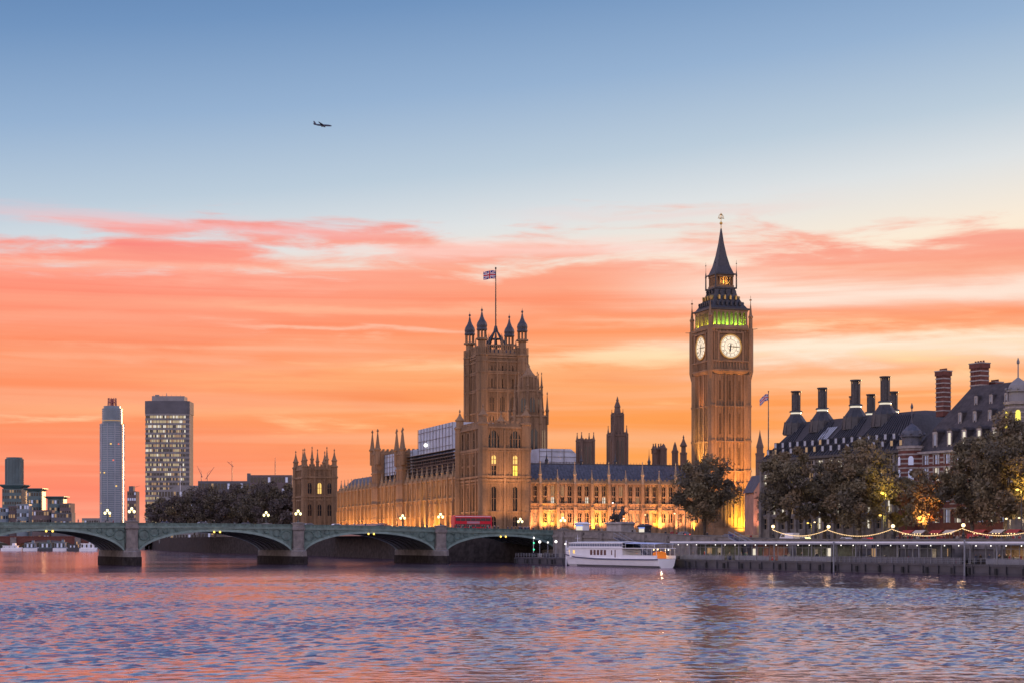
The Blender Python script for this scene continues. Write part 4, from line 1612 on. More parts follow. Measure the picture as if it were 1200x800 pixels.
def office():
    t0, t1, o0 = 41.0, 95.5, 50.0
    L, D = t1 - t0, 34.0
    root = emb_thing('office_block', 'large office block with dark ribbed roof and tall ventilation chimneys behind the trees', 'office building', t0, o0, 0)
    ze = lambda x: 26.0
    z0, zr = 26.0, 36.0
    wall = MB()
    rnd = random.Random(5)

    def lit(j, i, k):
        r = rnd.random()
        return M['glass_cool'] if r < .22 else M['glass_dim'] if r < .36 else M['glass_lit'] if r < .45 else M['glass']
    rows = [(z - 2.6, z, 2.2, 1, False) for z in (11.5, 15.2, 18.9, 22.6)] + [(23.6, 25.4, 2.0, 1, False)]
    for kind, W, nb in (('front', L, 15), ('left', D, 9)):
        facade(wall, root, face_T(kind, 0, L, 0, D), W, 4, z0, rows, nb, .5, lit, M['stone_pale'], (.9, .6, z0 - .3), [(z, .2, .4) for z in (12, 15.7, 19.4, 23.0)], False)
    wall.T = Matrix()
    wall.box(.8, L, .8, D, 4, z0 - .1)
    wall.build('wall', M['granite'], root)
    rf = MB()
    rf.rect(0, L, 0, D, [(-.9, -.9, z0 - .1), (-.9, -.9, z0 + .5), (0, 0, z0 + .6), (5.6, 7.6, zr - .8), (6.6, 8.6, zr), (7.2, 12, zr + .3)])
    rfo = rf.build('roof', M['iron_roof'], root)
    chs = [44.7, 55.4, 68.2, 79.0]
    rb = MB()
    for k in range(46):                                  # ribs that fan towards the chimneys
        x = .6 + k * (L - 1.2) / 45
        cx = min((c - t0 for c in chs), key=lambda c: abs(c - x))
        xt = min(max(x + (cx - x) * .45 + 1.5, 5.7), L - 5.7)
        rb.tube((x, -.12, z0 + .6), (xt, 7.5, zr - .7), .16, .16, 4)
    for k in range(16):
        y = 1 + k * (D - 2) / 15
        yt = 7.6 + k * (D - 15.2) / 15
        rb.tube((-.1, y, z0 + .6), (5.5, yt, zr - .75), .16, .16, 4)
    rb.build('roof_rib', M['dkgrey'], rfo)
    for row, (f, n) in enumerate(((.1, 17), (.3, 17))):
        for k in range(n):
            x = 1.6 + f * 5.5 + k * (L - 3.2 - f * 11) / (n - 1)
            y, z = 7.6 * f, z0 + .6 + (zr - 1.4 - z0) * f
            mb = MB()
            mb.box(x - .55, x + .55, y - .35, y + 1.6, z, z + 1.5)
            d = mb.build('dormer', M['dkgrey'], rfo)
            q = MB()
            q.quad((x - .42, y - .38, z + .2), (x + .42, y - .38, z + .2), (x + .42, y - .38, z + 1.35), (x - .42, y - .38, z + 1.35))
            q.build('pane', M['pane_sky'] if rnd.random() < .8 else M['glass_dim'], d)
    sk = MB()
    xs_ = tpx(963, 55) - t0
    for k in range(5):
        y0_, y1_ = 7.6 * .42, 7.6 * .82
        za, zb = z0 + .75 + (zr - 1.4 - z0) * .42, z0 + .75 + (zr - 1.4 - z0) * .82
        x = xs_ + k * .8
        sk.quad((x, y0_ - .12, za), (x + .6, y0_ - .12, za), (x + 1.6, y1_ - .12, zb), (x + 1.0, y1_ - .12, zb))
    sk.build('skylight', M['pane_sky'], rfo)

    def chimney(x, y, ztop, sc=1.0):
        mb = MB()
        mb.lathe(x, y, [(3.3 * sc, zr - 3.2), (3.0 * sc, zr - .3), (2.75 * sc, zr + .1), (2.1 * sc, zr + 1.0), (1.6 * sc, zr + 1.7), (1.5 * sc, zr + 2.1)], 12)
        for k in range(12):
            a = k * math.pi / 6
            mb.tube((x + 3.35 * sc * math.cos(a), y + 3.35 * sc * math.sin(a), zr - 3), (x + 2.85 * sc * math.cos(a), y + 2.85 * sc * math.sin(a), zr + .1), .14, .14, 4)
        c = mb.build('chimney', M['iron_roof'], root)
        q = MB()
        q.lathe(x, y, [(1.35 * sc, zr + 2.05), (1.35 * sc, zr + 2.5)], 12)
        q.build('light_band', M['glass_cool'], c)
        for k in range(10):
            a = k * math.pi / 5
        q = MB()
        r = 1.0 * sc
        q.lathe(x, y, [(1.75 * sc, zr + 2.6), (1.6 * sc, zr + 2.9), (r, zr + 3.1), (r, ztop - 1.0), (r * .82, ztop - .95), (r * .82, ztop - .35), (r * 1.35, ztop - .3), (r * 1.35, ztop)], 12)
        for k in range(6):
            a = k * math.pi / 3
            q.tube((x + r * math.cos(a), y + r * math.sin(a), zr + 3), (x + r * math.cos(a), y + r * math.sin(a), ztop - .1), .13, .13, 4)
        q.build('flue', M['iron_roof'], c)
    for tt, top in zip(chs, (44.0, 44.0, 44.9, 44.8)):
        chimney(tt - t0, 8.0, top)
    for tt in (38.5 + 4.6, 50, 57.6 + 1.0):
        chimney(tt - t0 + 1, 27.0, 43.5, .95)
    return root


office()
pf = thing('flagpole', 'thin flagpole with drooping flag between the clock tower and the dark office roof', 'flagpole', (at(900.5, 600, 470).x, 470, 7.4))
mb = MB()
mb.lathe(0, 0, [(.2, 0), (.16, zz(500, 470) - 7.4), (.1, zz(459, 470) - 7.4), (.2, zz(458.5, 470) - 7.4), (.02, zz(457, 470) - 7.4)], 8)
mb.build('pole', M['dkgrey'], pf)
union_flag('small drooping flag on the thin pole between clock tower and office roof', (pf.location.x - .12, 470, zz(465, 470)), 2.6, 1.9, R(10), .9, .3)

# pinkish gabled house squeezed behind the clock tower
gh = thing('gabled_house', 'small pale gabled house lit pink to the right of the clock tower foot', 'house', (at(883.5, 600, 500).x, 500, 7.4), R(12))
wall = MB()
facade(wall, gh, Matrix(), 5.2, 0, 13, [(1, 3.2, .8, 1, True), (4.5, 6.8, .8, 1, True), (8, 10.4, .8, 1, True)], 2, .3, lambda j, i, k: M['glass_dim'] if j == 0 else M['glass'], M['stone_pale'], (.5, .3, 12), [(3.9, .15, .3), (7.3, .15, .3)])
wall.T = Matrix()
wall.box(.4, 5.19, .5, 9, 0, 13)
wall.add([(0, 0, 13), (5.2, 0, 13), (2.6, 0, 17.6)], [(0, 1, 2)])
wall.build('wall', M['pink_wall'], gh)
mb = MB()
mb.loft([[(-.3, y, 12.7), (2.6, y, 17.9), (5.5, y, 12.7), (2.6, y, 17.5)] for y in (-.25, 9)])
mb.build('roof', M['slate'], gh)
light('SPOT', (gh.location.x + 2, 496, 8), 1500, (1, .45, .25), .3, (gh.location.x + 2.5, 500, 16), R(90), .8)


# ================================================================== STRIPED BRICK BUILDING
def striped():
    t0, t1, o0 = 97.0, 152.0, 50.0
    L, D = t1 - t0, 26.0
    root = emb_thing('brick_building', 'red brick building banded with white stone, steep slate roof and striped chimneys', 'brick building', t0, o0, 0)
    Y = lambda t_: E0.y + ED.y * t_ + EN.y * o0
    za = 25.6
    rnd = random.Random(8)

    def lit(j, i, k):
        r = rnd.random()
        return M['glass_cool'] if r < .3 else M['glass_lit'] if r < .4 else M['glass_dim'] if r < .55 else M['glass_blue']
    wall, bands = MB(), MB()
    rows = [(10.0, 12.8, 1.5, 1, False), (14.6, 17.4, 1.5, 1, False), (19.2, 22.0, 1.5, 1, False), (22.9, 24.9, 1.4, 1, False)]
    facade(wall, root, face_T('front', 0, L, 0, D), L, 4, za, rows, 16, .35, lit, M['band'], None, [], False)
    facade(wall, root, face_T('left', 0, L, 0, D), D, 4, za, rows, 7, .35, lit, M['band'], None, [], False)
    facade(wall, root, face_T('right', 0, L, 0, D), D, 4, za, rows, 7, .35, lit, M['band'], None, [], False)
    wall.T = Matrix()
    wall.box(.6, L - .6, .6, D, 4, za - .1)
    for kind, W, nb in (('front', L, 16), ('left', D, 7), ('right', D, 7)):
        bands.T = face_T(kind, 0, L, 0, D)
        bay = W / nb
        z = 12.9
        while z < za - .3:
            for i in range(nb + 1):                      # stone bands stop at the window openings
                a, c = max(0, (i - .5) * bay + .78), min(W, (i + .5) * bay - .78)
                bands.box(a, c, -.05, .1, z, z + .32)
            z += 1.02
        for i in range(nb):
            x = (i + .5) * bay
            for ra in rows:
                for e in (-1, 1):
                    bands.box(x + e * .9 - .16, x + e * .9 + .16, -.12, .1, ra[0] - .1, ra[1] + .35)
                bands.box(x - 1.1, x + 1.1, -.16, .1, ra[1] + .02, ra[1] + .36)
        bands.box(-.3, W + .3, -.55, .1, za - .35, za + .15)
        bands.box(-.1, W + .1, -.25, .1, 18.2, 18.6)
    wall.build('wall', M['brick'], root)
    bands.build('stone_band', M['band'], root)
    rf = MB()
    zr = 40.4
    rf.rect(0, L, 0, D, [(-.2, -.2, za + .1), (.4, .6, za + .5), (8.5, 10.5, zr), (9.0, 12.0, zr + .1)])
    rfo = rf.build('roof', M['slate_brown'], root)
    for x, f, w, h in [(7 + 4.6 * k, .06, 1.35, 3.0) for k in range(9)] + [(11 + 4.6 * k, .42, .9, 2.0) for k in range(7)] + [(13 + 4.6 * k, .7, .8, 1.6) for k in range(5)]:
        y, z = .6 + 9.9 * f, za + .5 + (zr - za - .5) * f
        mb = MB()
        dd = h * .85 + .4
        mb.box(x - w / 2, x + w / 2, y - .1, y + dd, z - .3, z + h)
        mb.loft([[(x - w * .62, yy, z + h), (x + w * .62, yy, z + h), (x + w * .45, yy, z + h + w * .35), (x, yy, z + h + w * .55), (x - w * .45, yy, z + h + w * .35)] for yy in (y - .2, y + dd)])
        mb.cur = 1
        for e in (-1, 1):
            mb.box(x + e * w * .42 - .12, x + e * w * .42 + .12, y - .26, y, z - .3, z + h)
        mb.box(x - w * .5, x + w * .5, y - .27, y, z + h - .35, z + h + .1)
        d = mb.build('dormer', [M['slate_brown'], M['band']], rfo)
        q = MB()
        q.quad((x - w * .32, y - .13, z + .1), (x + w * .32, y - .13, z + .1), (x + w * .32, y - .13, z + h - .34), (x - w * .32, y - .13, z + h - .34))
        q.build('pane', M['glass_cool'] if f < .1 and rnd.random() < .5 else M['pane_sky'], d)
    # striped chimneys
    for px, o, w, dd, top in ((1105.5, 62, 2.5, 2.2, 433), (1148, 62, 3.3, 2.4, 424), (1166, 66, 2.4, 2.0, 446)):
        x, y = tpx(px, o) - t0, o - o0
        Yc = E0.y + ED.y * (x + t0) + EN.y * o
        zt = zz(top, Yc)
        mb = MB()
        mb.box(x - w / 2, x + w / 2, y - dd / 2, y + dd / 2, zr - 6, zt - 1.4)
        mb.box(x - w / 2 - .2, x + w / 2 + .2, y - dd / 2 - .2, y + dd / 2 + .2, zt - 1.4, zt - .4)
        for k in range(4):
            e = (k - 1.5) * w / 4
            mb.lathe(x + e, y, [(.26, zt - .4), (.22, zt + .3)], 6)
            mb.box(x + e - .08, x + e + .08, y - dd / 2 - .12, y, zr - 2, zt - 1.4)
        c = mb.build('chimney', M['brick'], root)
        sb = MB()
        z = zt - 2.2
        while z > zr - 5:
            sb.box(x - w / 2 - .06, x + w / 2 + .06, y - dd / 2 - .15, y + dd / 2 + .06, z, z + .28)
            z -= 1.05
        sb.box(x - w / 2 - .3, x + w / 2 + .3, y - dd / 2 - .3, y + dd / 2 + .3, zt - .42, zt - .2)
        sb.build('stone_band', M['band'], c)
    # corner turrets with cupolas
    def turret(x, y, r, zt, m_w, glass, tall):
        mb = MB()
        mb.lathe(x, y, [(r, 4), (r, zt)], 12)
        tr = mb.build('turret', m_w, root)
        b = MB()
        z = 12.9
        while z < zt - .3:
            b.lathe(x, y, [(r + .06, z), (r + .06, z + .34)], 12)
            z += 1.02
        b.lathe(x, y, [(r + .35, zt - .4), (r + .45, zt + .2)], 12)
        b.build('stone_band', M['band'], tr)
        for k in range(12):
            a = R(15) + k * R(30)
            for z0, z1 in ((19.2, 22.0), (22.9, 24.9)) if not tall else ((20, 23), (zt - 5.2, zt - 1.6)):
                if k % 2 == 0:
                    q = MB(Matrix.Translation((x, y, 0)) @ Matrix.Rotation(a, 4, 'Z'))
                    w = r * .19
                    zz_ = [(r + .09, -w, z0), (r + .09, w, z0), (r + .09, w, z1 - .5), (r + .09, w * .6, z1 - .1), (r + .09, 0, z1), (r + .09, -w * .6, z1 - .1), (r + .09, -w, z1 - .5)]
                    q.add(zz_, [tuple(range(7))])
                    q.build('window', glass, tr)
        c = MB()
        h = 4.6 if not tall else 4.0
        c.lathe(x, y, [(r * .72, zt + .2), (r * .72, zt + 2.2), (r * .9, zt + 2.3), (r * .9, zt + 2.7)], 8)
        c.lathe(x, y, [(r * .8, zt + 2.7), (r * .72, zt + 3.6), (r * .45, zt + 4.5), (r * .15, zt + 5.1), (.14, zt + 5.3), (.12, zt + h + 4), (.3, zt + h + 4.2), (.3, zt + h + 4.6), (.03, zt + h + 5.4)], 10)
        for k in range(8):
            a = k * R(45)
            c.ball((x + r * .92 * math.cos(a), y + r * .92 * math.sin(a), zt + 2.9), .35, 6)
        c.build('cupola', M['concrete'] if tall else M['slate'], tr)
    turret(tpx(1067, 50) - t0, .4, 3.0, 27.0, M['brick'], M['glass_blue'], False)
    turret(tpx(1191, 49) - t0, -.5, 2.6, 34.5, M['granite'], M['glass_yel'], True)
    return root


striped()


# ================================================================== TREES
def leaf_mesh(name, centres, radii, n, size, seed, mats, weights, flat=.8):
    rng = np.random.default_rng(seed)
    idx = rng.integers(0, len(centres), n)
    c = np.array(centres)[idx]
    r = np.array(radii)[idx]
    d = rng.normal(size=(n, 3))
    d /= np.linalg.norm(d, axis=1)[:, None]
    rad = r * (rng.uniform(0, 1, n) ** .45) * (1 + .25 * rng.normal(size=n) * (rng.uniform(size=n) < .25))
    p = c + d * rad[:, None] * np.array([1, 1, flat])
    a = rng.normal(size=(n, 3))
    a /= np.linalg.norm(a, axis=1)[:, None]
    b_ = np.cross(a, rng.normal(size=(n, 3)))
    b_ /= np.linalg.norm(b_, axis=1)[:, None]
    s = size * np.exp(rng.normal(-.12, .42, n))[:, None]
    q = np.stack([p - a * s, p + b_ * s * .6, p + a * s, p - b_ * s * .6], 1).reshape(-1, 3)
    n = len(q) // 4
    me = bpy.data.meshes.new(name)
    me.vertices.add(4 * n)
    me.vertices.foreach_set('co', q.ravel())
    me.loops.add(4 * n)
    me.loops.foreach_set('vertex_index', np.arange(4 * n, dtype=np.int32))
    me.polygons.add(n)
    me.polygons.foreach_set('loop_start', np.arange(0, 4 * n, 4, dtype=np.int32))
    for m_ in mats:
        me.materials.append(M[m_])
    # leaves of one bough share a tone
    tone = rng.choice(len(mats), size=len(centres), p=weights)
    mi = np.where(rng.uniform(size=n) < .88, tone[idx], rng.choice(len(mats), size=n, p=weights))
    me.polygons.foreach_set('material_index', mi.astype(np.int32))
    me.update(calc_edges=True)
    return me


def tree(name, label, loc, h, rad, trunk_h, seed, n=9000, size=.27, mats=('leaf_a', 'leaf_b', 'leaf_c'), weights=(.4, .3, .3), clumps=34, group=None, tr=.42, lean=0.0):
    rng = random.Random(seed)
    root = thing(name, label, 'tree', loc, rng.uniform(0, 6.28), group)
    mb = MB()
    top = trunk_h + (h - trunk_h) * .55
    pts = [(0, 0, -.3), (.1, 0, trunk_h * .5), (rng.uniform(-.3, .3), rng.uniform(-.3, .3), trunk_h), (rng.uniform(-.8, .8), rng.uniform(-.8, .8), top)]
    mb.path(pts, [tr * 1.35, tr, tr * .85, tr * .25], 8)
    cs, rs = [], []
    zc, hz = (trunk_h * .72 + h) / 2, (h - trunk_h * .72) / 2
    for k in range(clumps):
        th = k * 2.39996 + rng.uniform(-.35, .35)
        u_ = max(-1, min(1, 1 - 2 * (k + .5) / clumps + rng.uniform(-.1, .1)))
        rr = (.86 if k % 3 else .5) * rng.uniform(.88, 1.1)
        w = math.sqrt(max(0, 1 - u_ * u_)) * (1.0 if u_ < .2 else .92)
        c = (rad * rr * w * math.cos(th) * rng.uniform(.8, 1.05), rad * rr * w * math.sin(th) * rng.uniform(.8, 1.05), zc + hz * rr * u_ * .93)
        cs.append(c)
        rs.append(rad * rng.uniform(.14, .40))
        if k % 2 == 0:
            base = Vector(pts[2]).lerp(Vector(pts[3]), rng.uniform(0, .8))
            midp = base.lerp(Vector(c), .5) + Vector((0, 0, rng.uniform(-.2, .9)))
            mb.path([base, midp, c], [tr * .38, tr * .22, .05], 5)
    mb.build('trunk', M['bark'], root)
    o = bpy.data.objects.new('crown', leaf_mesh('crown', cs, rs, int(n * 1.55), size, seed, mats, weights))
    COL.objects.link(o)
    o.parent = root
    return root


def emb_tree(name, label, px, o, top, rad, seed, **kw):
    t_ = tpx(px, o)
    p = emb(t_, o, g(t_))
    return tree(name, label, p, zz(top, p.y) - g(t_), rad, kw.pop('trunk', 4.5), seed, **kw)


emb_tree('plane_tree', 'broad dark plane tree in front of the clock tower foot', 826, 30, 527, 8.4, 11, n=12000, clumps=40, trunk=4.0)
emb_tree('plane_tree', 'tall dark plane tree in front of the left end of the office block', 925, 28, 515, 7.4, 12, n=11000, clumps=40)
emb_tree('plane_tree', 'dark plane tree in front of the office roof skylight with yellow lamp glow', 1008, 28, 511, 8.6, 13, n=13000, clumps=44, weights=(.45, .35, .2))
emb_tree('autumn_tree', 'thin autumn tree lit orange from below before the striped brick building', 1085, 26, 546, 5.2, 14, n=4200, mats=('leaf_d', 'leaf_b', 'leaf_a'), weights=(.45, .3, .25), clumps=26, trunk=4.2, tr=.3)
emb_tree('plane_tree', 'large rounded plane tree hiding the middle of the striped brick building', 1140, 27, 505, 6.6, 15, n=10000, clumps=38)
emb_tree('plane_tree', 'tallest near plane tree at the right edge under the stone turret', 1178, 24, 484, 7.6, 16, n=14000, clumps=46, weights=(.35, .4, .25))
emb_tree('plane_tree', 'plane tree cut by the right edge of the picture behind the pier end', 1216, 26, 492, 6.8, 17, n=9000, clumps=34)
emb_tree('plane_tree', 'lower dark plane tree filling the gap between the office block trees', 966, 42, 542, 5.6, 18, n=7000, clumps=26)
emb_tree('autumn_tree', 'low browning tree behind the orange lit tree near the corner turret', 1062, 40, 541, 5.0, 19, n=6000, mats=('leaf_b', 'leaf_a', 'leaf_c'), weights=(.45, .35, .2), clumps=24)
for i, (px, Y, top, rad, lab) in enumerate(((186, 900, 581, 9, 'dark park tree lowest and leftmost under the grey slab roof'), (205, 860, 575, 10, 'dark rounded park tree below the office tower right edge'),
                                            (228, 840, 570, 11, 'dark park tree between the office tower and the crane masts'), (252, 830, 565, 11, 'dark park tree with a pale lamp showing among its leaves'),
                                            (276, 815, 563, 11, 'dark park tree right of the pale car on the bridge'), (300, 800, 561, 10, 'dark park tree left of the triple lamp above the second pier'),
                                            (320, 785, 560, 9, 'dark park tree behind the triple lamp above the second pier'), (338, 780, 566, 8, 'dark park tree touching the distant palace block'))):
    p = at(px, 600, Y)
    tree('park_tree', lab, (p.x, p.y, 7.65), zz(top, Y) - 7.65, rad, 3.0, 40 + i, n=7000, size=.42, mats=('leaf_far', 'leaf_c', 'leaf_a'), weights=(.6, .3, .1), clumps=34, group='dark trees of the riverside park')

# ================================================================== PIER PONTOONS
def hull(mb, x0, x1, w, z0=-.6, z1=2.0, rake=1.2):
    n = 3
    mb.loft([[(x0 + rake * a, y0 + .3, z), (x1 - rake * a, y0 + .3, z), (x1 - rake * a, w - .3, z), (x0 + rake * a, w - .3, z)] for z, a, y0 in ((z0, .5, .2), (.5, .1, 0), (z1, 0, 0))])


boxes = []


def pontoon(label, t0, t1, glazed, rail_dense, z_deck=1.9, roof=True, w=9.0, seed=1):
    root = emb_thing('pier_pontoon', label, 'pier pontoon', t0, 0, 0)
    L = t1 - t0
    mb = MB()
    hull(mb, 0, L, w, z1=z_deck)
    mb.box(-.05, L + .05, .12, .32, z_deck - .35, z_deck - .1)
    k = 1.5
    while k < L:
        mb.box(k - .12, k + .12, .05, .4, .2, z_deck - .1)
        k += 4.0
    mb.build('hull', M['dkgrey'], root)
    dk = MB()
    dk.box(.1, L - .1, .5, w - .5, z_deck - .02, z_deck + .05)
    dk.build('deck', M['dkgrey'], root)
    k = .6
    while k < L - .4:
        fn = MB()
        fn.tube((k, .15, 1.3), (k, .15, .2), .28, .28, 8)
        fn.build('fender', M['rubber'], root)
        k += 6.5
    rl = MB()
    for z in (.5, .8, 1.1):
        rl.box(.2, L - .2, .42, .47, z_deck + z - .025, z_deck + z + .025)
    k = .3
    while k < L:
        rl.box(k - .035, k + .035, .4, .48, z_deck + .04, z_deck + 1.15)
        k += 1.5
    rl.build('railing', M['grey_paint'], root)
    if rail_dense:
        q = MB()
        k = .8
        i = 0
        while k + 1.4 < L:
            q.box(k, k + 1.38, .5, .54, z_deck + .06, z_deck + 1.12)
            k += 1.5
        q.build('railing_panel', M['dk_concrete'], root)
    rb = random.Random(seed + 50)
    k = 2.0
    while k < L - 2:                                     # ropes, bins and boxes left about the deck
        if rb.random() < .6:
            q = MB()
            w_, h_ = rb.uniform(.35, .9), rb.uniform(.5, 1.3)
            y_ = rb.uniform(2.6, 4.8)
            q.rect(k - w_ / 2, k + w_ / 2, y_, y_ + w_, [(0, 0, z_deck + .06), (.02, .02, z_deck + h_), (.1, .1, z_deck + h_ + .08)])
            tag(q.build(rb.choice(['litter_bin', 'storage_box']), M[rb.choice(['dkgrey', 'red', 'navy', 'panel_pale', 'panel_green'])]), None, None)
            o = COL.objects[-1]
            o.matrix_world = root.matrix_basis.copy() if False else Matrix.Translation(root.location) @ Matrix.Rotation(root.rotation_euler.z, 4, 'Z')
            boxes.append(o)
        k += rb.uniform(1.6, 4.5)
    if roof:
        zr = 5.45
        rf = MB()
        rf.box(-.4, L + .2, .1, w + .3, zr, zr + .42)
        rf.box(-.3, L + .1, .3, w + .1, zr - .18, zr)
        rf.build('roof', M['roof_pale'], root)
        ed = MB()
        ed.box(-.42, L + .22, .04, .1, zr + .12, zr + .36)
        ed.build('roof_fascia', M['white'], root)
        n = max(2, int(L / 6))
        for i in range(n + 1):
            x = .4 + (L - .8) * i / n
            for y in (.7, w - .9):
                po = MB()
                po.box(x - .09, x + .09, y - .09, y + .09, z_deck, zr - .1)
                po.build('post', M['grey_paint'], root)
        n = int(L / 3.6)
        for i in range(n):
            q = MB()
            x = 1.5 + i * 3.6
            q.ball((x, 1.0, zr - .32), .10, 8)
            q.build('ceiling_lamp', M['lamp_white'], root, True)
        rnd = random.Random(seed)
        for a, c, m_ in glazed:                          # waiting rooms
            rm = MB()
            rm.box(a, c, w - 2.6, w - 2.4, z_deck, zr - .2)
            rm.build('back_wall', M[m_], root)
            gz = MB()
            x = a
            gz.box(a, c, 1.8, 1.86, z_deck + .04, z_deck + .95)
            while x < c - .3:
                x2 = min(c, x + 2.0)
                gz.box(x - .05, x + .05, 1.78, 1.88, z_deck + .95, zr - .2)
                x = x2
            gz.box(c - .05, c + .05, 1.78, 1.88, z_deck + .95, zr - .2)
            gz.box(a, c, 1.79, 1.87, zr - .9, zr - .8)
            gz.build('glazing_frame', M['grey_paint'], root)
            x = a
            while x < c - .3:
                x2 = min(c, x + 2.0)
                r = rnd.random()
                if r < .38:
                    q = MB()
                    q.box(x + .15, x2 - .15 - rnd.uniform(0, .9), w - 2.72, w - 2.61, z_deck + rnd.uniform(.6, 1.4), zr - rnd.uniform(.5, 1.2))
                    q.build('poster_panel', M[rnd.choice(['panel_warm', 'panel_red', 'panel_blue', 'panel_pale', 'panel_green', 'glass_dim', 'glass_cool'])], root)
                x = x2
            light('AREA', ((a + c) / 2, 4.0, zr - .3), 7 * (c - a), (1, .78, .55), sx=(c - a) * .9, sy=.4, parent=root, target=None, name='ceiling_strip_light')
    return root


M['roof_pale'] = mat('pale_blue_roof', (.42, .46, .55), .45, var=.15, scale=.3)
for nm, c in (('warm', (.30, .20, .10)), ('red', (.20, .08, .07)), ('blue', (.04, .05, .09)), ('pale', (.36, .35, .32)), ('green', (.04, .055, .05))):
    M['panel_' + nm] = mat('panel_' + nm, c, .5, var=.5, scale=1.2)
T0 = tpx
pontoon('low open mooring pontoon between the bridge and the white boat', tpx(602, 0), tpx(661, 0), [], False, 1.7, False, 8.5)
pontoon('glazed pier pontoon with pale flat roof just right of the white boat', tpx(786, 0), tpx(972.5, 0), [(1, 18, 'panel_green'), (22, 34, 'panel_red'), (37, 56, 'panel_green')], False, seed=2)
pontoon('middle pier pontoon with rows of grey railing panels under a pale roof', tpx(975, 0), tpx(1129, 0), [(4, 12, 'panel_blue'), (17, 26, 'panel_blue')], True, seed=3)
pontoon('pier pontoon at the right edge with coloured displays under its roof', tpx(1131.5, 0), tpx(1131.5, 0) + 46, [(3, 13, 'panel_warm'), (15, 30, 'panel_blue')], False, seed=4)

for i, (px, o, zt, lab) in enumerate(((663.5, -.4, 5.8, 'thin white mooring post with a lamp left of the boat bow'), (977, -.3, 5.6, 'pale steel mooring pile between the glazed and panelled pontoons'), (1130.3, -.3, 5.9, 'pale steel mooring pile between the panelled and displaying pontoons'))):
    t_ = tpx(px, o)
    r = emb_thing('mooring_pile', lab, 'mooring pile', t_, o, 0)
    mb = MB()
    mb.lathe(0, 0, [(.16, -2), (.16, zt), (.22, zt + .05), (.04, zt + .25)], 8)
    mb.build('shaft', M['white'] if i == 0 else M['grey_paint'], r)
    if i == 0:
        q = MB()
        q.ball((0, -.25, zt - .6), .2, 8)
        q.build('lamp', M['lamp_white'], r, True)

# bright lamps under the bridge end, on the low pontoon
for i, (px, py) in enumerate(((632.5, 634.3), (642, 635), (651.5, 634))):
    t_ = tpx(px, 5)
    p = emb(t_, 5)
    r = emb_thing('pier_lamp', ['bright white lamp on a pole at the low pontoon, first from the bridge', 'dimmer white lamp between two bright lamps on the low pontoon', 'bright white lamp on a pole at the low pontoon nearest the boat'][i], 'pier lamp', t_, 5, 0)
    z = zz(py, p.y)
    mb = MB()
    mb.lathe(0, 0, [(.12, 1.7), (.07, z - .2)], 6)
    mb.build('pole', M['grey_paint'], r)
    q = MB()
    q.ball((0, 0, z), .36 if i != 1 else .22, 8)
    q.build('lamp_head', M['lamp_white'], r, True)
# green navigation signal under the last arch
sg_ = thing('navigation_signal', 'small white and green signal light under the bridge arch beside the low pontoon', 'signal light', bri(-9, .5, 0), BA)
mb = MB()
mb.tube((0, -.6, 2.8), (0, -.6, 7.2), .1, .1, 6)
mb.build('post', M['white'], sg_)
for z, m_ in ((6.8, 'lamp_white'), (5.4, 'lamp_green'), (3.6, 'lamp_green')):
    q = MB()
    q.ball((0, -.85, z), .24, 8)
    q.build('lamp', M[m_], sg_, True)


# gangways up to the embankment
for px, lab in ((760, 'grey gangway rising from the pier to the wall behind the boat stern'), (905, 'grey gangway rising behind the roof of the glazed pontoon')):
    t_ = tpx(px, 9)
    r = emb_thing('gangway', lab, 'gangway', t_, 9, 0)
    mb = MB()
    for e in (0, 1.6):
        mb.loft([[(x, e, z), (x, e + .1, z), (x, e + .1, z + h), (x, e, z + h)] for x, z, h in ((0, 1.9, .2), (-16, 6.6, .2))])
        mb.loft([[(x, e, z), (x, e + .1, z), (x, e + .1, z + h), (x, e, z + h)] for x, z, h in ((0, 3.1, .15), (-16, 7.9, .15))])
        for k in range(9):
            x = -16 * k / 8
            mb.tube((x, e + .05, 1.95 + 4.7 * k / 8), (x, e + .05, 3.1 + 4.8 * k / 8), .06, .06, 4)
    mb.build('truss', M['grey_paint'], r)
    q = MB()
    q.loft([[(x, .1, z), (x, 1.6, z), (x, 1.6, z + .08), (x, .1, z + .08)] for x, z in ((0, 2.0), (-16, 6.7))])
    q.build('deck', M['dkgrey'], r)


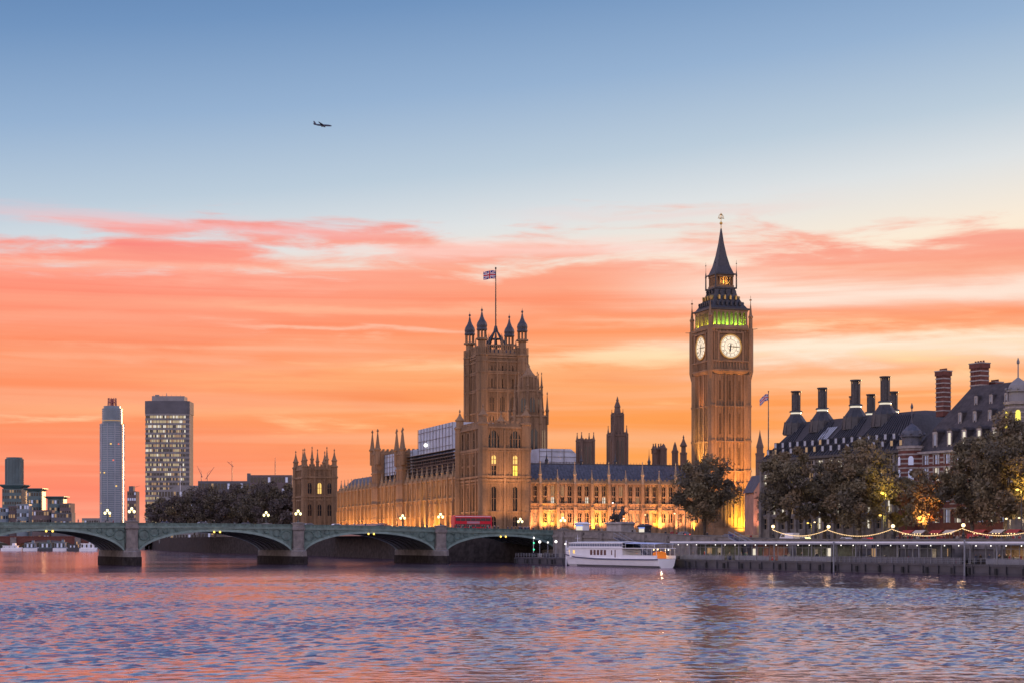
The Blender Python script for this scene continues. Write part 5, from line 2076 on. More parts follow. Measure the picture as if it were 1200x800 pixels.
# ================================================================== THE WHITE BOAT
def tour_boat():
    t1, t0 = tpx(664, -4), tpx(781.5, -4)
    p0, p1 = emb(t0, -4), emb(t1, -4)
    L = (p1 - p0).length
    # lies with its bow towards the bridge: local +x runs stern -> bow
    root = thing('tour_boat', 'white passenger tour boat moored at the pier with a row of dark windows', 'boat', (p0.x, p0.y, 0), math.atan2(p1.y - p0.y, p1.x - p0.x))
    W = 5.6
    # hull sections: x, half width, sheer height, keel
    sec = [(0, 2.3, 2.1, -.4), (1.5, 2.7, 2.05, -.6), (L * .3, 2.8, 2.0, -.6), (L * .6, 2.8, 2.05, -.6), (L * .8, 2.6, 2.35, -.5), (L * .93, 1.9, 2.9, -.3), (L, .25, 3.5, .2)]
    mb = MB()
    mb.loft([[(x, -hw, zs), (x + (.0 if x < L * .85 else -.8), -hw * .82, .5), (x + (.0 if x < L * .85 else -1.2), -hw * .5, kl), (x + (.0 if x < L * .85 else -1.2), hw * .5, kl), (x + (.0 if x < L * .85 else -.8), hw * .82, .5), (x, hw, zs)] for x, hw, zs, kl in sec])
    h = mb.build('hull', M['white'], root)
    for sg in (-1, 1):
        q = MB()
        q.loft([[(x, sg * (hw + .05), zs - .32), (x, sg * (hw + .11), zs - .32), (x, sg * (hw + .11), zs - .08), (x, sg * (hw + .05), zs - .08)] for x, hw, zs, kl in sec])
        q.build('rubbing_strake', M['navy'], h)
        q = MB()
        q.loft([[(x, sg * (hw * .84 + .06), .42), (x, sg * (hw * .84 + .1), .42), (x, sg * (hw * .8 + .1), .12), (x, sg * (hw * .8 + .02), .12)] for x, hw, zs, kl in sec[:5]])
        q.build('boot_stripe', M['dkgrey'], h)
    bw = MB()
    bw.loft([[(x, -hw, zs - .05), (x, -hw - .03, zs + hb), (x, -hw + .08, zs + hb), (x, -hw + .08, zs - .05)] for (x, hw, zs, kl), hb in zip(sec[3:], (.02, .5, .75, .85))])
    bw.loft([[(x, hw - .08, zs - .05), (x, hw - .08, zs + hb), (x, hw + .03, zs + hb), (x, hw, zs - .05)] for (x, hw, zs, kl), hb in zip(sec[3:], (.02, .5, .75, .85))])
    bw.build('bulwark', M['white'], root)
    xa, xb = L * .33, L * .87                             # enclosed saloon
    hw, z0, z1 = 2.45, 2.0, 4.25
    sal = MB()
    depth = .12
    holes = [(L * .395, L * .395 + .55, 2.2, 3.95), (L * .43, L * .43 + .55, 2.75, 3.85)] + [(L * .49 + i * 1.55, L * .49 + i * 1.55 + 1.15, 2.7, 3.9) for i in range(5)] + [(L * .815, L * .815 + .95, 2.8, 3.8)]
    for sg in (-1, 1):
        T = Matrix.Translation((0, -hw, 0)) if sg == -1 else Matrix.Translation((L, hw, 0)) @ Matrix.Rotation(math.pi, 4, 'Z')
        sal.T = T
        hs = [(a, c, d, e, False) for a, c, d, e in holes]
        if sg == 1:
            hs = [(L - c, L - a, d, e, False) for a, c, d, e in holes]
        xs0, xs1 = (xa, xb) if sg == -1 else (L - xb, L - xa)
        m2 = MB(T @ Matrix.Translation((xs0, 0, 0)))
        wall_holes(m2, xs1 - xs0, z0, z1, [(a - xs0, c - xs0, d, e, f) for a, c, d, e, f in hs], depth)
        base = len(sal.v)
        sal.v += m2.v
        sal.f += [tuple(base + i for i in q) for q in m2.f]
        sal.mi += m2.mi
        for n_, hh in enumerate(hs):
            w_ = MB(T)
            a, c, d, e, _ = hh
            w_.box(a - .06, c + .06, .06, .1, d - .06, e + .06)
            w_.build('window', M['glass_lit' if n_ == 7 else 'glass_red'], root)
    sal.T = Matrix()
    sal.quad((xa, -hw, z0), (xa, -hw, z1), (xa, hw, z1), (xa, hw, z0))
    # rounded, glazed front of the saloon
    sal.loft([[(xb, -hw, z), (xb + 1.6, -hw * .75, z), (xb + 2.3, 0, z), (xb + 1.6, hw * .75, z), (xb, hw, z)] for z in (z0, 2.75)], closed=False, cap0=False, cap1=False)
    sal.loft([[(xb, -hw, z), (xb + 1.5, -hw * .75, z), (xb + 2.1, 0, z), (xb + 1.5, hw * .75, z), (xb, hw, z)] for z in (3.85, z1)], closed=False, cap0=False, cap1=False)
    sal.build('saloon', M['white'], root)
    q = MB()
    q.loft([[(xb, -hw + .02, z), (xb + 1.5, -hw * .74, z), (xb + 2.1, 0, z), (xb + 1.5, hw * .74, z), (xb, hw - .02, z)] for z in (2.74, 3.86)], closed=False, cap0=False, cap1=False)
    q.build('front_window', M['glass_lit'], root)
    q = MB()
    q.box(xa + .2, xb - .2, -.2, .2, z0, z1 - .05)
    q.build('core_wall', M['pink_wall'], root)
    dk = MB()
    dk.loft([[(x, -hw_, zs - .1), (x, hw_, zs - .1), (x, hw_, zs - .02), (x, -hw_, zs - .02)] for x, hw_, zs, kl in [(a, b * .97, c, d) for a, b, c, d in sec]])
    dk.build('deck', M['grey_paint'], root)
    # upper deck, its rail and the awning over the stern
    up = MB()
    up.box(xa - .3, xb + .4, -hw - .2, hw + .2, z1, z1 + .14)
    up.box(xb + .4, xb + 1.9, -hw * .75, hw * .75, z1, z1 + .14)
    up.build('upper_deck', M['white'], root)
    rl = MB()
    for sg in (-1, 1):
        for z in (.45, .8, 1.1):
            rl.tube((xa + .0, sg * (hw + .1), z1 + z), (xb + .2, sg * (hw + .1), z1 + z), .03, .03, 5)
        k = xa
        while k <= xb + .3:
            rl.tube((k, sg * (hw + .1), z1 + .1), (k, sg * (hw + .1), z1 + 1.1), .03, .03, 5)
            k += 1.1
    rl.build('railing', M['white'], root)
    sh = MB()
    for sg in (-1, 1):
        sh.box(xa + .2, xb, sg * (hw + .02) - .02, sg * (hw + .02) + .02, z1 + .16, z1 + 1.12)
    sh.build('railing_screen', M['navy_screen'], root)
    uf = MB()
    for sg in (-1, 1):
        uf.box(xa - .2, xb + .3, sg * (hw + .12) - .04, sg * (hw + .12) + .04, 5.36, 5.62)
        uf.box(xa - .2, xb + .3, sg * (hw + .14) - .04, sg * (hw + .14) + .04, z1 + .1, z1 + .42)
    uf.build('upper_fascia', M['white'], root)
    aw = MB()
    aw.loft([[(x, -hw - .1, 5.55 + dz_), (x, 0, 5.75 + dz_), (x, hw + .1, 5.55 + dz_), (x, hw + .1, 5.63 + dz_), (x, 0, 5.84 + dz_), (x, -hw - .1, 5.63 + dz_)] for x, dz_ in ((xa - .5, 0), (xb + .4, -.05))])
    aw.build('awning', M['white'], root)
    st_r = MB()
    st_r.box(.3, xa + .2, -hw - .15, hw + .15, 4.25, 4.4)
    st_r.build('stern_roof', M['white'], root)
    for x in (.5, 2.4, 4.3, 6.2):
        for sg in (-1, 1):
            po = MB()
            po.tube((x, sg * (hw - .05), 2), (x, sg * (hw - .05), 4.3), .05, .05, 5)
            po.build('post', M['white'], root)
    for x in (xa - .2, xa + 3.2, xa + 6.5, xa + 9.8, xb):
        for sg in (-1, 1):
            po = MB()
            po.tube((x, sg * hw, 4.3), (x, sg * hw, 5.6), .04, .04, 5)
            po.build('post', M['white'], root)
    aw2 = MB()
    aw2.loft([[(x, -hw, 5.35 + dz_), (x, 0, 5.6 + dz_), (x, hw, 5.35 + dz_), (x, hw, 5.43 + dz_), (x, 0, 5.7 + dz_), (x, -hw, 5.43 + dz_)] for x, dz_ in ((1.0, -.15), (xa - .9, 0))])
    aw2.build('stern_awning', M['awning_blue'], root)
    for x in (1.3, 4.0, xa - 1.2):
        for sg in (-1, 1):
            q = MB()
            q.tube((x, sg * (hw - .1), 4.38), (x, sg * (hw - .1), 5.4), .04, .04, 5)
            q.build('post', M['white'], root)
            q = MB()
            q.tube((x, sg * hw, 4.9), (x + 2.2, sg * hw, 4.9), .03, .03, 5)
            q.build('hand_rail', M['white'], root)
    wr = MB()                                            # stern bulwark panels
    for sg in (-1, 1):
        wr.box(.2, xa, sg * 2.42 - .04, sg * 2.42 + .04, 1.95, 2.75)
    wr.build('stern_panel', M['white'], root)
    oc = MB()
    oc.loft([[(2.8, -1.7, 2.0), (5.4, -1.7, 2.0), (5.4, .2, 2.0), (2.8, .2, 2.0)], [(2.8, -1.7, 3.2), (5.4, -1.7, 3.2), (5.4, .2, 3.2), (2.8, .2, 3.2)], [(3.2, -1.3, 3.6), (5.0, -1.3, 3.6), (5.0, -.2, 3.6), (3.2, -.2, 3.6)]])
    oc.build('orange_cover', M['orange'], root)
    for x, z, m_ in ((5.6, 4.05, 'lamp_warm'), (7.2, 4.0, 'lamp_warm'), (xb + .6, 3.6, 'lamp_warm'), (1.2, 4.02, 'lamp_white')):
        q = MB()
        q.ball((x, -1.2, z), .16, 8)
        q.build('deck_lamp', M[m_], root, True)
    light('POINT', (4.5, -1.5, 4.0), 60, (1, .75, .4), .15, parent=root, name='deck_light')
    light('POINT', (xa + 6, -1.5, 3.9), 40, (1, .7, .45), .15, parent=root, name='saloon_light')
    wh = MB()
    wh.loft([[(xb - 2.2, -1.3, z1 + .14), (xb + .3, -1.1, z1 + .14), (xb + .3, 1.1, z1 + .14), (xb - 2.2, 1.3, z1 + .14)], [(xb - 2.2, -1.3, z1 + 1.0), (xb + .1, -1.1, z1 + 1.0), (xb + .1, 1.1, z1 + 1.0), (xb - 2.2, 1.3, z1 + 1.0)]])
    wh.build('helm_shelter', M['white'], root)
    ms = MB()
    ms.tube((xb + .6, 0, z1), (xb + .4, 0, z1 + 3.2), .06, .04, 6)
    ms.tube((xb + .45, -.7, z1 + 2.4), (xb + .45, .7, z1 + 2.4), .03, .03, 5)
    ms.tube((L - .3, 0, 3.8), (L - .3, 0, 5.2), .04, .03, 5)
    ms.build('mast', M['white'], root)
    an = MB()
    an.path([(L - 2.6, -1.75, 1.9), (L - 2.7, -1.85, 1.2), (L - 2.7, -1.85, .7)], .12, 6)
    an.tube((L - 3.1, -1.85, .8), (L - 2.3, -1.85, .8), .12, .08, 6)
    an.build('anchor', M['black'], root)
    for x in (3, 9, 15, 20):
        f = MB()
        f.lathe(x, -2.95, [(.05, .5), (.18, .6), (.18, 1.2), (.05, 1.3)], 8)
        f.build('fender', M['black'], root)
    return root


M['glass_red'] = mat('saloon_window', (.085, .045, .05), .12, emit=(.45, .2, .18), es=.10)
M['awning_blue'] = mat('pale_blue_awning', (.50, .58, .78), .7)
M['navy_screen'] = mat('bluish_screen', (.09, .12, .2), .5)
tour_boat()


# far boats moored beyond the bridge
def far_boat(label, px, Y, L, h, m_h, m_c, wins=5):
    p = at(px, 600, Y)
    r = thing('moored_boat', label, 'boat', (p.x, p.y, 0), R(6))
    mb = MB()
    mb.loft([[(-L / 2, -hw, zs), (-L / 2 * 1.0, -hw * .7, -.4), (L / 2 * .9, -hw * .7, -.4), (L / 2, -hw * .4, zs + .3), (L / 2, hw * .4, zs + .3), (L / 2 * .9, hw * .7, -.4), (-L / 2, hw * .7, -.4), (-L / 2, hw, zs)] for hw, zs in ((2.6, 1.7),)] * 1 +
            [[(-L / 2, -2.6, 1.75), (-L / 2, -2.0, 1.75), (L / 2 * .9, -2.0, 1.75), (L / 2, -1, 2.1), (L / 2, 1, 2.1), (L / 2 * .9, 2.0, 1.75), (-L / 2, 2.0, 1.75), (-L / 2, 2.6, 1.75)]])
    mb.box(-L / 2, L * .46, -2.4, 2.4, -.4, 1.7)
    mb.build('hull', M[m_h], r)
    mb = MB()
    mb.rect(-L * .42, L * .3, -2, 2, [(0, 0, 1.7), (.2, .2, h), (-.2, -.1, h + .02), (-.2, -.1, h + .2)])
    mb.rect(L * .02, L * .2, -1.5, 1.5, [(0, 0, h + .2), (.2, .1, h + 1.6)])
    mb.build('cabin', M[m_c], r)
    for i in range(wins):
        x = -L * .38 + i * (L * .62) / wins
        q = MB()
        q.box(x, x + L * .62 / wins * .7, -2.06, -1.9, 2.2, h - .5)
        q.build('window', M['glass_blue'] if i % 2 else M['glass'], r)
    mb = MB()
    mb.tube((L * .1, 0, h + 1.5), (L * .1, 0, h + 4), .08, .05, 5)
    mb.build('mast', M['dkgrey'], r)


far_boat('long low white barge moored leftmost beyond the bridge', 14, 1000, 12, 3.0, 'white', 'white')
far_boat('blue and white boat moored second from left beyond the bridge', 37, 990, 9, 4.6, 'white', 'blue_glass')
far_boat('dark hulled boat with greenish cabin moored between two pale boats', 55, 985, 10, 4.8, 'dkgrey', 'teal')
far_boat('white boat with blue windows moored beyond the middle of the left arch', 72, 980, 9, 5.0, 'white', 'blue_glass')
far_boat('low black hulled boat moored right of the blue windowed boat', 87, 975, 8, 3.8, 'dkgrey', 'dkgrey')
far_boat('pale boat moored nearest the first bridge pier', 104, 970, 10, 4.4, 'white', 'white')

# distant second bridge
lb = thing('far_bridge', 'distant dull red arched bridge seen low under the near bridge', 'bridge', at(-60, 600, 1180) * 1, R(4))
lb.location.z = 0
mb = MB()
for k in range(4):
    x0, x1 = k * 44 + 2, k * 44 + 42
    xs = [x0 + (x1 - x0) * i / 16 for i in range(17)]
    mb.strip(xs, 0, 14, lambda x: 1.5 + 5.0 * math.sqrt(max(0, 1 - ((x - (x0 + x1) / 2) / 20.01) ** 2)), lambda x: 8.4)
mb.box(-2, 178, -.2, 14.2, 8.35, 9.2)
mb.build('arches', M['brick'], lb)
mb = MB()
for k in range(5):
    mb.box(k * 44 - 2, k * 44 + 2, -1.5, 15.5, -1, 8.36)
mb.build('pier', M['granite'], lb)

# ================================================================== FAR TOWERS ON THE LEFT
def office_tower():
    Y = 1300
    x0, x1 = at(170, 0, Y).x, at(221, 0, Y).x
    W = x1 - x0
    root = thing('office_tower', 'wide grey office tower with rows of yellow lit windows', 'office tower', (x0, Y, 4.4), R(2))
    Z = lambda py: zz(py, Y) - 4.4
    D = 22
    zt = Z(470)
    core = MB()
    core.loft([[(0, 2, z), (3.6, 0, z), (W - 2.2, 0, z), (W, 2, z), (W, D, z), (0, D, z)] for z in (0, zt)])
    core.build('wall', M['dk_concrete'], root)
    top = MB()
    top.loft([[(-.4, 1.7, z), (3.4, -.4, z), (W - 2.0, -.4, z), (W + .4, 1.7, z), (W + .4, D, z), (-.4, D, z)] for z in (Z(484), zt + .6)])
    top.build('blank_storey', M['dk_concrete'], root)
    rf = MB()
    rf.box(4.6, W - 4, 3, D - 3, zt + .55, Z(463))
    rf.box(7, 10, 3, 6, Z(463.2), Z(461.5))
    rf.tube((W * .45, 8, Z(463.2)), (W * .45, 8, Z(459)), .3, .2, 5)
    for k in range(7):
        rf.tube((6 + k * 3.4, 3.1, Z(463.2)), (6 + k * 3.4, 3.1, Z(461.6)), .12, .12, 4)
    rf.build('roof_plant', M['concrete'], root)
    rnd = random.Random(12)
    nf = 25
    for f in range(nf):
        z0 = 6 + (Z(486) - 6) * f / nf
        z1 = z0 + (Z(486) - 6) / nf
        mb = MB()
        # glazing cells: 0 dark, 1 lit yellow, 2 dim, 3 cool
        def band_cells(xa, ya, xb_, yb, n, p):
            for i in range(n):
                a, c = i / n, (i + 1) / n
                xa_, xc_ = xa + (xb_ - xa) * (a + .06 / n), xa + (xb_ - xa) * (c - .06 / n)
                ya_, yc_ = ya + (yb - ya) * a, ya + (yb - ya) * c
                mb.cur = rnd.choices((0, 1, 2, 3), p)[0]
                mb.quad((xa_, ya_ - .06, z0 + 1.5), (xc_, yc_ - .06, z0 + 1.5), (xc_, yc_ - .06, z1 - .2), (xa_, ya_ - .06, z1 - .2))
        dens = (.36, .34, .25, .05) if f not in (9, 10, 11, 5) else (.62, .08, .25, .05)
        if f >= 22:
            dens = (.1, .5, .1, .3)
        band_cells(3.7, 0, W - 2.3, 0, 22, dens)
        band_cells(.05, 2.0, 3.5, .06, 3, (.4, .3, .2, .1))
        mb.build('window_band', [M['glass'], M['tower_yel'], M['glass_dim'], M['glass_cool']], root)
    fl = MB()
    for f in range(nf + 1):
        z0 = 6 + (Z(486) - 6) * f / nf
        fl.loft([[(-.25, 1.85, z), (3.5, -.25, z), (W - 2.1, -.25, z), (W + .25, 1.85, z), (W + .25, 6, z), (-.25, 6, z)] for z in (z0 - .2, z0 + 1.45)])
    for k in range(12):
        x = 3.7 + k * (W - 6) / 11
        fl.box(x - .16, x + .16, -.5, .1, 2, Z(486))
    fl.build('facade_frame', M['concrete'], root)


M['tower_yel'] = mat('office_light', (.3, .3, .2), .3, emit=(1.0, .74, .34), es=.34)
office_tower()


def round_tower():
    Y = 2150
    c = at(131.5, 0, Y)
    root = thing('round_tower', 'tall slender cylindrical glass tower stepped at the top', 'skyscraper', (c.x, Y, 4.4))
    Z = lambda py: zz(py, Y) - 4.4
    mb = MB()
    r = 14.6
    mb.lathe(0, 0, [(r, 0), (r, Z(497))], 32)
    mb.build('shaft', M['blue_glass'], root)
    fl = MB()
    n = 52
    for f in range(n):
        z = 4 + (Z(498) - 4) * f / n
        fl.lathe(0, 0, [(r + .28, z), (r + .28, z + .9)], 32)
    for k in range(10):
        a = k * R(36) + R(8)
        fl.tube(((r + .2) * math.cos(a), (r + .2) * math.sin(a), 2), ((r + .2) * math.cos(a), (r + .2) * math.sin(a), Z(496)), .75, .75, 6)
    fl.build('balcony_band', M['blue_frame'], root)
    mb = MB()
    mb.lathe(0, 0, [(12.4, Z(497)), (12.4, Z(479)), (10.6, Z(478.5)), (10.6, Z(475.5))], 32)
    for f in range(7):
        z = Z(495) + f * 2.8
        mb.lathe(0, 0, [(12.7, z), (12.7, z + .9)], 32)
    mb.build('upper_stage', M['blue_glass'], root)
    mb = MB()
    mb.lathe(0, 0, [(12.75, Z(493.4)), (12.75, Z(492.2))], 32)
    mb.build('lit_band', M['glass_dim'], root)
    mb = MB()
    for k in range(12):
        a = k * R(30)
        mb.tube((5.4 * math.cos(a), 5.4 * math.sin(a), Z(476)), (5.0 * math.cos(a), 5.0 * math.sin(a), Z(466)), .6, .6, 5)
    mb.lathe(0, 0, [(5.5, Z(471.4)), (5.5, Z(470.6))], 12)
    mb.lathe(0, 0, [(2.6, Z(476)), (2.6, Z(467))], 12)
    mb.build('crown', M['red_crown'], root)
    q = MB()
    rnd = random.Random(2)
    for k in range(9):
        a = R(rnd.uniform(200, 320))
        z = Z(rnd.choice((554, 554.5, 570, 590, 605, 540, 521)))
        w = MB(Matrix.Rotation(a, 4, 'Z'))
        w.box(r + .2, r + .45, -1.0, 1.0, z, z + 1.6)
        w.build('lit_window', M['glass_lit' if k % 3 else 'lamp_red_dim'], root)


M['blue_frame'] = mat('pale_cladding', (.30, .34, .40), .4, var=.1, scale=.05)
M['red_crown'] = mat('reddish_metal', (.30, .09, .09), .5)
M['lamp_red_dim'] = mat('dim_red_lamp', (.4, .1, .1), .4, emit=(1, .2, .1), es=.8)
round_tower()


def block(name, label, px0, px1, py, Y, D, m, floors, bays, cap=None, curve=False, lit=.2, seed=1, cat='building'):
    x0, x1 = at(px0, 0, Y).x, at(px1, 0, Y).x
    W = x1 - x0
    zt = zz(py, Y) - 4.4
    root = thing(name, label, cat, (x0, Y, 4.4), 0)
    mb = MB()
    if curve:
        mb.loft([[(W * (.5 - .5 * math.cos(math.pi * i / 12)), D * .3 * (1 - math.sin(math.pi * i / 12)), z) for i in range(13)] + [(W, D, z), (0, D, z)] for z in (0, zt)])
    else:
        mb.box(0, W, 0, D, 0, zt)
    mb.build('wall', M[m], root)
    rnd = random.Random(seed)
    for f in range(floors):
        z0 = zt * (f + .35) / floors
        z1 = zt * (f + .8) / floors
        w = MB()
        for i in range(bays):
            a, c = (i + .18) / bays, (i + .82) / bays
            yy = [(D * .3 * (1 - math.sin(math.acos(1 - 2 * t_))) if curve else 0) - .15 for t_ in (a, c)]
            w.cur = 1 if rnd.random() < lit else (2 if rnd.random() < .2 else 0)
            w.quad((W * a, yy[0], z0), (W * c, yy[1], z0), (W * c, yy[1], z1), (W * a, yy[0], z1))
        w.build('window_band', [M['glass'], M['glass_dim'], M['glass_blue']], root)
    if cap:
        c = MB()
        e, h = cap
        c.loft([[(W * .1, -e * .1, zt - .1), (W * .9, -e * .1, zt - .1), (W * .9, D, zt - .1), (W * .1, D, zt - .1)],
                [(-e, -e, zt + h * .8), (W + e, -e, zt + h * .8), (W + e, D + e, zt + h * .8), (-e, D + e, zt + h * .8)],
                [(-e, -e, zt + h), (W + e, -e, zt + h), (W + e, D + e, zt + h), (-e, D + e, zt + h)]])
        c.build('roof', M['teal'], root)
    return root


def stepped_tower():
    b_ = block('round_ended_tower', 'teal waterside tower with a wider flared base at the far left', 2.5, 25, 572, 2000, 24, 'teal', 9, 8, (3, 5), False, .12, 3, 'tower block')
    Z = lambda py: zz(py, 2000) - 4.4
    mb = MB()
    mb.lathe(11.4, 10, [(10.2, Z(568)), (10.2, Z(537)), (9.2, Z(536.5)), (9.2, Z(535))], 20)
    for k in range(16):
        a = k * R(22.5)
        mb.tube((11.4 + 10.3 * math.cos(a), 10 + 10.3 * math.sin(a), Z(568)), (11.4 + 10.3 * math.cos(a), 10 + 10.3 * math.sin(a), Z(537)), .5, .5, 4)
    mb.build('upper_drum', M['teal'], b_)


stepped_tower()
block('apartment_block', 'teal apartment block with flared roof second from the far left', 30, 48, 575, 1980, 20, 'teal', 7, 6, (2.5, 3.5), True, .12, 5, 'apartment block')
block('apartment_block', 'wide teal apartment block with a flat flared roof left of a stepped one', 54, 73, 584, 1960, 20, 'teal', 6, 6, (2.5, 3), True, .12, 6, 'apartment block')
block('apartment_block', 'dark stepped end block of the waterside group with no flared roof', 70, 83, 589, 1950, 18, 'purple_wall', 6, 5, None, False, .15, 7, 'apartment block')
block('apartment_block', 'low teal glass block at the left picture edge in front of the drum tower', -8, 9, 594, 1900, 18, 'blue_glass', 5, 6, None, True, .2, 8, 'apartment block')
block('apartment_block', 'pale low block with sunset coloured glass under the flared roof tower', 9, 18, 592, 1905, 14, 'purple_wall', 5, 3, None, False, .3, 9, 'apartment block')
block('apartment_block', 'low bluish glass block in the middle of the waterside group', 18, 33, 590, 1890, 16, 'blue_glass', 5, 6, None, True, .15, 10, 'apartment block')
block('apartment_block', 'low curved purplish block in front of the pair with flared roofs', 36, 60, 597, 1880, 16, 'purple_wall', 4, 8, None, True, .25, 11, 'apartment block')
block('apartment_block', 'low dark block nearest the open sky gap beside the round tower', 60, 84, 600, 1870, 16, 'dk_concrete', 4, 7, None, False, .2, 12, 'apartment block')
block('low_building', 'low flat pale roofed building on the skyline left of the round tower', 96, 118, 606.5, 2300, 20, 'concrete', 2, 8, None, False, .1, 13)
block('slim_block', 'slim purplish grey block between the round tower and the office tower', 149, 159.5, 575, 1600, 14, 'purple_wall', 9, 4, None, False, .2, 14, 'tower block')
block('slim_block', 'low step joined to the slim block beside the office tower', 151, 156, 569, 1610, 8, 'dk_concrete', 2, 2, None, False, .0, 15, 'rooftop block')

gs = block('slab_building', 'long grey slab building with a sloping end below the office tower', 186, 234, 573, 1100, 30, 'concrete', 5, 14, None, False, .04, 16)
mb = MB()
zt = zz(573, 1100) - 4.4
mb.loft([[(6, y, zt - .1), (27, y, zt - .1), (27, y, zt + 2.6), (12, y, zt + 2.6)] for y in (1, 28)])
mb.build('roof', M['concrete'], gs)
mb = MB()
mb.tube((14, -.5, zt - 8), (14, -.5, zt + 16), .2, .12, 5)
mb.build('antenna', M['white'], gs)
block('terrace_building', 'long dark flat building rising behind the park trees', 232, 300, 563, 1050, 30, 'dk_concrete', 5, 18, None, False, .05, 17)
block('terrace_building', 'taller dark building behind the park trees next to the distant palace block', 293, 342, 556, 1000, 30, 'purple_wall', 6, 12, None, False, .05, 18)
block('roof_hut', 'tiny dark rooftop block above the park trees with a glowing chimney', 289.5, 293, 554, 1052, 4, 'dk_concrete', 1, 1, None, False, .0, 19, 'rooftop hut')


# cranes and masts on the skyline
def crane(label, px, py, Y, jib, ang):
    p = at(px, 600, Y)
    r = thing('tower_crane', label, 'crane', (p.x, Y, 5), 0)
    h = zz(py, Y) - 5
    mb = MB()
    mb.tube((0, 0, 0), (0, 0, h), .55, .45, 4)
    mb.build('mast', M['red_crown'], r)
    mb = MB()
    c, s = math.cos(ang), math.sin(ang)
    mb.tube((-c * jib * .25, 0, h - s * jib * .25), (c * jib, 0, h + s * jib), .4, .2, 4)
    mb.tube((0, 0, h + 4), (c * jib * .7, 0, h + s * jib * .7), .12, .12, 4)
    mb.tube((0, 0, h), (0, 0, h + 4), .35, .2, 4)
    mb.build('jib', M['red_crown'], r)


crane('thin red crane with raised jib leaning left above the grey slab building', 236, 556, 1700, 10, R(115))
crane('thin red crane with raised jib leaning right beside the office tower', 243, 558, 1720, 12, R(55))
crane('thin upright crane on the skyline above the middle of the park trees', 272, 545, 1600, 6, R(140))
crane('thin upright mast crane above the park trees near the distant palace block', 322.5, 541, 1500, 4, R(90))
crane('small thin crane low between the two far towers', 154, 572, 2600, 14, R(20))

# ================================================================== AEROPLANE
pl = at(378, 147, 5800)
ap = thing('aeroplane', 'dark airliner silhouette flying right high in the blue sky', 'aeroplane', pl, 0)
ap.rotation_euler = (R(-3), R(4.5), R(-4))


def ring(x, r, zc=0, n=10):
    return [(x, r * math.cos(2 * math.pi * i / n), zc + r * math.sin(2 * math.pi * i / n)) for i in range(n)]


mb = MB()
mb.loft([ring(-32, .4, 1.5), ring(-27, 1.4, 1.0), ring(-18, 2.8, .2), ring(-8, 3.1), ring(20, 3.1), ring(27, 2.4, -.2), ring(31, 1.1, -.6), ring(32.5, .2, -.8)])
mb.build('fuselage', M['plane'] if 'plane' in M else M.setdefault('plane', mat('airliner_paint', (.06, .075, .12), .5)), ap)
for sg in (-1, 1):
    mb = MB()
    mb.loft([[(8, 2 * sg, -1), (-4, 2 * sg, -1.2), (-4, 2 * sg, -.4), (8, 2 * sg, .2)], [(-7, 30 * sg, 2.2), (-10, 30 * sg, 2.2), (-10, 30 * sg, 2.5), (-7, 30 * sg, 2.5)]])
    w = mb.build('wing', M['plane'], ap)
    mb = MB()
    mb.loft([[(x, 9.5 * sg + r * math.cos(a * math.pi / 4), -2.4 + r * math.sin(a * math.pi / 4)) for a in range(8)] for x, r in ((1.5, 1.2), (7.5, 1.8), (8.5, 1.6))])
    mb.build('engine', M['plane'], w)
    mb = MB()
    mb.loft([[(-23, 1 * sg, 1), (-29, 1 * sg, 1), (-29, 1 * sg, 1.4), (-23, 1 * sg, 1.5)], [(-29, 10.5 * sg, 2), (-31.5, 10.5 * sg, 2), (-31.5, 10.5 * sg, 2.2), (-29, 10.5 * sg, 2.2)]])
    mb.build('tailplane', M['plane'], ap)
mb = MB()
mb.loft([[(-20, -.3, 2), (-29.5, -.3, 1.5), (-29.5, .3, 1.5), (-20, .3, 2)], [(-29, -.1, 12.5), (-33, -.1, 12.5), (-33, .1, 12.5), (-29, .1, 12.5)]])
mb.build('tail_fin', M['plane'], ap)


# ================================================================== VEHICLES
def wheels(root, xs, hw, r=.33):
    for x in xs:
        for sg in (-1, 1):
            mb = MB()
            mb.loft([[(x + rr * math.cos(a * R(30)), sg * y, r + rr * math.sin(a * R(30))) for a in range(12)] for rr, y in ((r * .8, hw), (r, hw - .03), (r, hw - .2))])
            w = mb.build('wheel', M['rubber'], root)
            q = MB()
            q.loft([[(x + r * .55 * math.cos(a * R(45)), sg * y, r + r * .55 * math.sin(a * R(45))) for a in range(8)] for y in (hw + .012, hw - .01)])
            q.build('rim', M['chrome'], w)


def prof_body(mb, prof, hw, tumble=.12):
    """side outline extruded across, pulled in towards the roof"""
    zmax = max(p[1] for p in prof)
    mb.loft([[(x, sg * (hw - tumble * max(0, (z - .75)) / max(.01, zmax - .75)), z) for x, z in prof] for sg in (-1, 1)])


